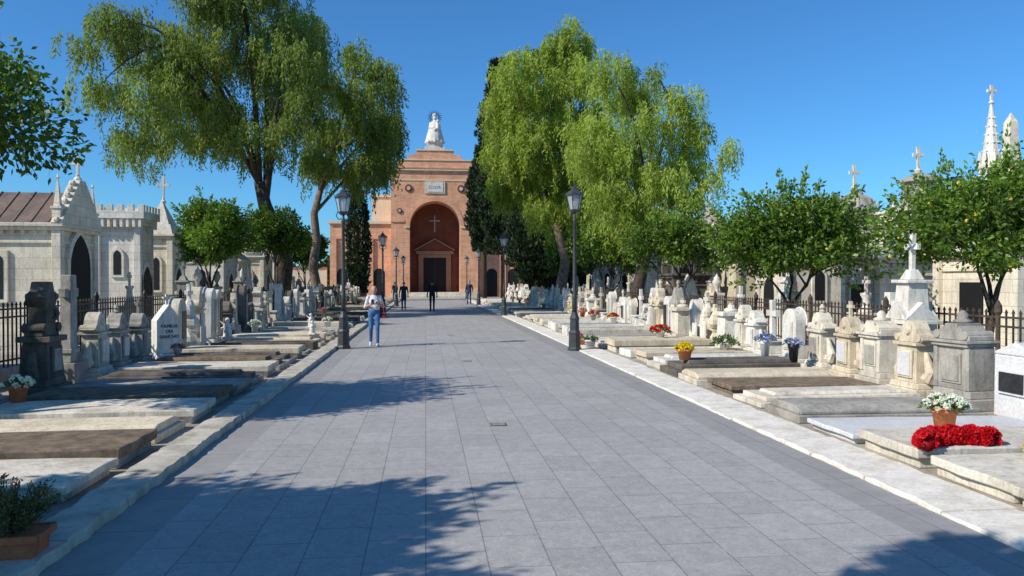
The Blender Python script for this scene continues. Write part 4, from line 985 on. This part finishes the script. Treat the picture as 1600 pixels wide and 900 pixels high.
# ---------------------------------------------------------------- people
def person(label,loc,rot,scale,J,mats,vox,hair,group=None,female=False,extra=None):
    t=thing('person',label,'person',loc,rot,group); t.scale=(scale,)*3
    prims=[]
    def cap(a,b,ra,rb,m): prims.append(('c',np.array(a,float),np.array(b,float),ra,rb,m))
    def ell(c,r,m): prims.append(('e',np.array(c,float),np.array(r,float),0,0,m))
    SK,TOP,LEG,SH,SL=0,1,2,3,mats[4] if len(mats)>4 else 1
    wv=.155 if female else .175
    ell((0,0,1.0),(.165 if female else .16,.115,.13),LEG); ell((0,0,1.11),(.165,.125,.15),TOP); ell((0,.0,1.30),(wv,.12,.17),TOP); ell((0,-.005,1.40),(wv*.95,.085,.075),TOP)
    if female: ell((-.07,.085,1.27),(.06,.045,.06),TOP); ell((.07,.085,1.27),(.06,.045,.06),TOP)
    cap((0,-.005,1.43),(0,.01,1.52),.052,.05,SK); hc=np.array(J.get('head',(0,.03,1.62)))
    ell(hc,(.074,.092,.115),SK); ell(hc+np.array([0,.03,-.06]),(.052,.055,.055),SK)
    cap(hc+np.array([0,.088,.005]),hc+np.array([0,.108,-.02]),.011,.015,SK)
    for sg in(-1,1): ell(hc+np.array([sg*.076,-.005,-.005]),(.012,.02,.032),SK)
    for sd,sg in(('l',-1),('r',1)):
        S=np.array((sg*wv*1.02,0,1.41)); E=np.array(J['elbow_'+sd]); Wr=np.array(J['wrist_'+sd]); hd=np.array(J['hand_'+sd],float); hd/=np.linalg.norm(hd)
        cap(S,E,.058,.047,TOP); 
        cap(E,Wr,.042,.029,SL if J.get('short') else TOP)
        sv=np.cross(hd,np.array([0,1,0.2]) if abs(hd[1])<.8 else np.array([0,0,1.])); sv/=np.linalg.norm(sv); up=np.cross(sv,hd)
        cap(Wr,Wr+hd*.03,.026,.028,SK)
        for q in(-.022,0,.022): cap(Wr+hd*.03+sv*q*.7,Wr+hd*.085+sv*q,.017,.015,SK)
        for i,(q,L) in enumerate(((-.032,.06),(-.011,.073),(.011,.068),(.032,.052))):
            a=Wr+hd*.09+sv*q; m_=a+hd*L*.55+up*.008; e=m_+hd*L*.35+up*.025; cap(a,m_,.0095,.009,SK); cap(m_,e,.009,.008,SK)
        th=Wr+hd*.03+sv*.032; cap(th,th+hd*.03+sv*.028,.012,.011,SK); cap(th+hd*.03+sv*.028,th+hd*.058+sv*.032+up*.01,.011,.009,SK)
        H=np.array((sg*.088,0,.95)); K=np.array(J['knee_'+sd]); A=np.array(J['ankle_'+sd])
        cap(H,K,.09,.062,LEG); cap(K,A+np.array([0,0,.03]),.06,.048,LEG); cap(A+np.array([0,-.02,-.035]),A+np.array([sg*.02,.15,-.055]) if not J.get('lift_'+sd) else A+np.array([sg*.02,.13,-.11]),.042,.032,SH)
    b=MB()
    for p in prims:
        if p[0]=='c': b.capsule(p[1],p[2],p[3],p[4],None,10)
        else: b.sphere(p[1],p[2],None,14,10)
    def assign(C):
        best=np.full(len(C),1e9); idx=np.zeros(len(C),int)
        for p in prims:
            if p[0]=='c':
                ab=p[2]-p[1]; tt=np.clip(((C-p[1])@ab)/max(ab@ab,1e-9),0,1); d=np.linalg.norm(C-(p[1]+tt[:,None]*ab),axis=1)-(p[3]+(p[4]-p[3])*tt)
            else: d=(np.linalg.norm((C-p[1])/p[2],axis=1)-1)*p[2].min()
            w=d<best; best[w]=d[w]; idx[w]=p[5]
        return idx
    remeshed(b,'body',vox,2,t,assign,mats[:4])
    hb=MB(); hb.sphere(hc+np.array([0,-.026,.025]),(.083,.088,.103),None,14,10)
    if female: hb.sphere(hc+np.array([0,-.06,-.03]),(.072,.045,.07),None,12,8)
    remeshed(hb,'hair',.012,1,t,None,[hair])
    for sg in(-1,1): MB().sphere(hc+np.array([sg*.03,.082,.008]),(.013,.009,.008),M['ink'],8,5).build('eye',t,True)
    MB().sphere(hc+np.array([0,.084,-.055]),(.024,.008,.006),M['lip'],8,5).build('mouth',t,True)
    return t
walk={'knee_l':(-.09,.12,.52),'ankle_l':(-.09,.14,.09),'knee_r':(.09,.03,.51),'ankle_r':(.09,-.14,.13),'lift_r':True}
Jw=dict(walk); Jw.update({'short':True,'elbow_l':(-.25,.0,1.13),'wrist_l':(-.11,.22,1.22),'hand_l':(.5,.6,.35),'elbow_r':(.25,-.03,1.12),'wrist_r':(.12,.21,1.19),'hand_r':(-.5,.6,.3),'head':(0,.045,1.60)})
person('woman in white patterned top and blue jeans, holding a phone',(-1.38,21.0,.008),math.pi+.1,.94,Jw,[M['skin'],M['shirtw'],M['jeans'],M['shoe'],0],.0075,M['hairb'],None,True)
b=MB(); b.box(-.036,.036,-.005,.005,-.075,.075,M['phone']); b.box(-.032,.032,.005,.0065,-.068,.068,M['granite']); o=b.build('mobile_phone',loc=(-1.40,20.69,1.21)); o.rotation_euler=(.5,0,.1); tag(o,'dark mobile phone held in the woman\'s hands','phone')
b=MB(); b.box(-.04,.04,-.10,.10,-.16,0,M['redbag'],.8,.95); b.tube([(0,-.08,-.01),(-.05,-.06,.3),(-.12,0,.52),(-.05,.06,.3),(0,.08,-.01)],[.008]*5,M['redbag'],6); o=b.build('handbag',None,False,.012,loc=(-1.12,21.02,.92)); tag(o,'small red handbag hanging from the woman\'s shoulder','bag')
arms={'elbow_l':(-.25,-.06,1.13),'wrist_l':(-.27,.06,.90),'hand_l':(0,.25,-1),'elbow_r':(.25,-.03,1.13),'wrist_r':(.26,.1,.90),'hand_r':(0,.3,-1)}
Jm=dict(walk); Jm.update(arms)
person('man in black coat and dark trousers walking away',(.38,44.8,.008),0,1.05,Jm,[M['skin'],M['black'],M['black'],M['shoed']],.010,M['haird'])
Jm2=dict(arms); Jm2.update({'knee_l':(-.09,.05,.51),'ankle_l':(-.10,-.08,.09),'knee_r':(.09,.12,.52),'ankle_r':(.09,.16,.09)})
person('man in navy jacket and blue jeans walking away',(-1.32,47.2,.008),.1,1.0,Jm2,[M['skin'],M['navy'],M['jeansd'],M['shoed']],.011,M['hairg'])
person('man in dark jacket walking toward the avenue',(3.3,58.5,.008),math.pi-.2,1.05,Jm2,[M['skin'],M['navy'],M['jeansd'],M['shoed']],.011,M['haird'])
person('person in dark clothes standing near the chapel',(-2.6,66,.008),.4,.98,Jm,[M['skin'],M['black'],M['jeansd'],M['shoed']],.013,M['haird'])

# ---------------------------------------------------------------- light, sky, camera
hd=Vector((.92,.39,0)).normalized(); el=math.radians(37)
d=Vector((hd.x*math.cos(el),hd.y*math.cos(el),-math.sin(el)))
L=bpy.data.lights.new('sun','SUN'); L.energy=5.0; L.angle=math.radians(.5); L.color=(1,.955,.88)
lo=bpy.data.objects.new('sun',L); lo.rotation_euler=d.to_track_quat('-Z','Y').to_euler(); COL.objects.link(lo)
w=bpy.data.worlds.new('World'); sc.world=w; w.use_nodes=True; nt=w.node_tree; nt.nodes.clear()
sky=nt.nodes.new('ShaderNodeTexSky'); sky.sky_type='NISHITA'; sky.sun_disc=False; sky.sun_elevation=el; sky.sun_rotation=math.atan2(-hd.x,-hd.y)%(2*math.pi)
sky.air_density=1.0; sky.dust_density=.2; sky.ozone_density=3.0
bg=nt.nodes.new('ShaderNodeBackground'); bg.inputs[1].default_value=.108
col=mix(nt,sky.outputs[0],(.44,.94,1.36),1,'MULTIPLY')
o=nt.nodes.new('ShaderNodeOutputWorld'); nt.links.new(col,bg.inputs[0]); nt.links.new(bg.outputs[0],o.inputs[0])
sc.view_settings.view_transform='Standard'; sc.view_settings.look='None'; sc.view_settings.exposure=0
cam=bpy.data.cameras.new('camera'); cam.lens=27; cam.sensor_width=36; cam.clip_end=5000; cam.clip_start=.05
co=bpy.data.objects.new('camera',cam); co.location=(0,0,1.75); co.rotation_euler=(math.radians(90-.48),0,math.radians(-6.42)); COL.objects.link(co); sc.camera=co
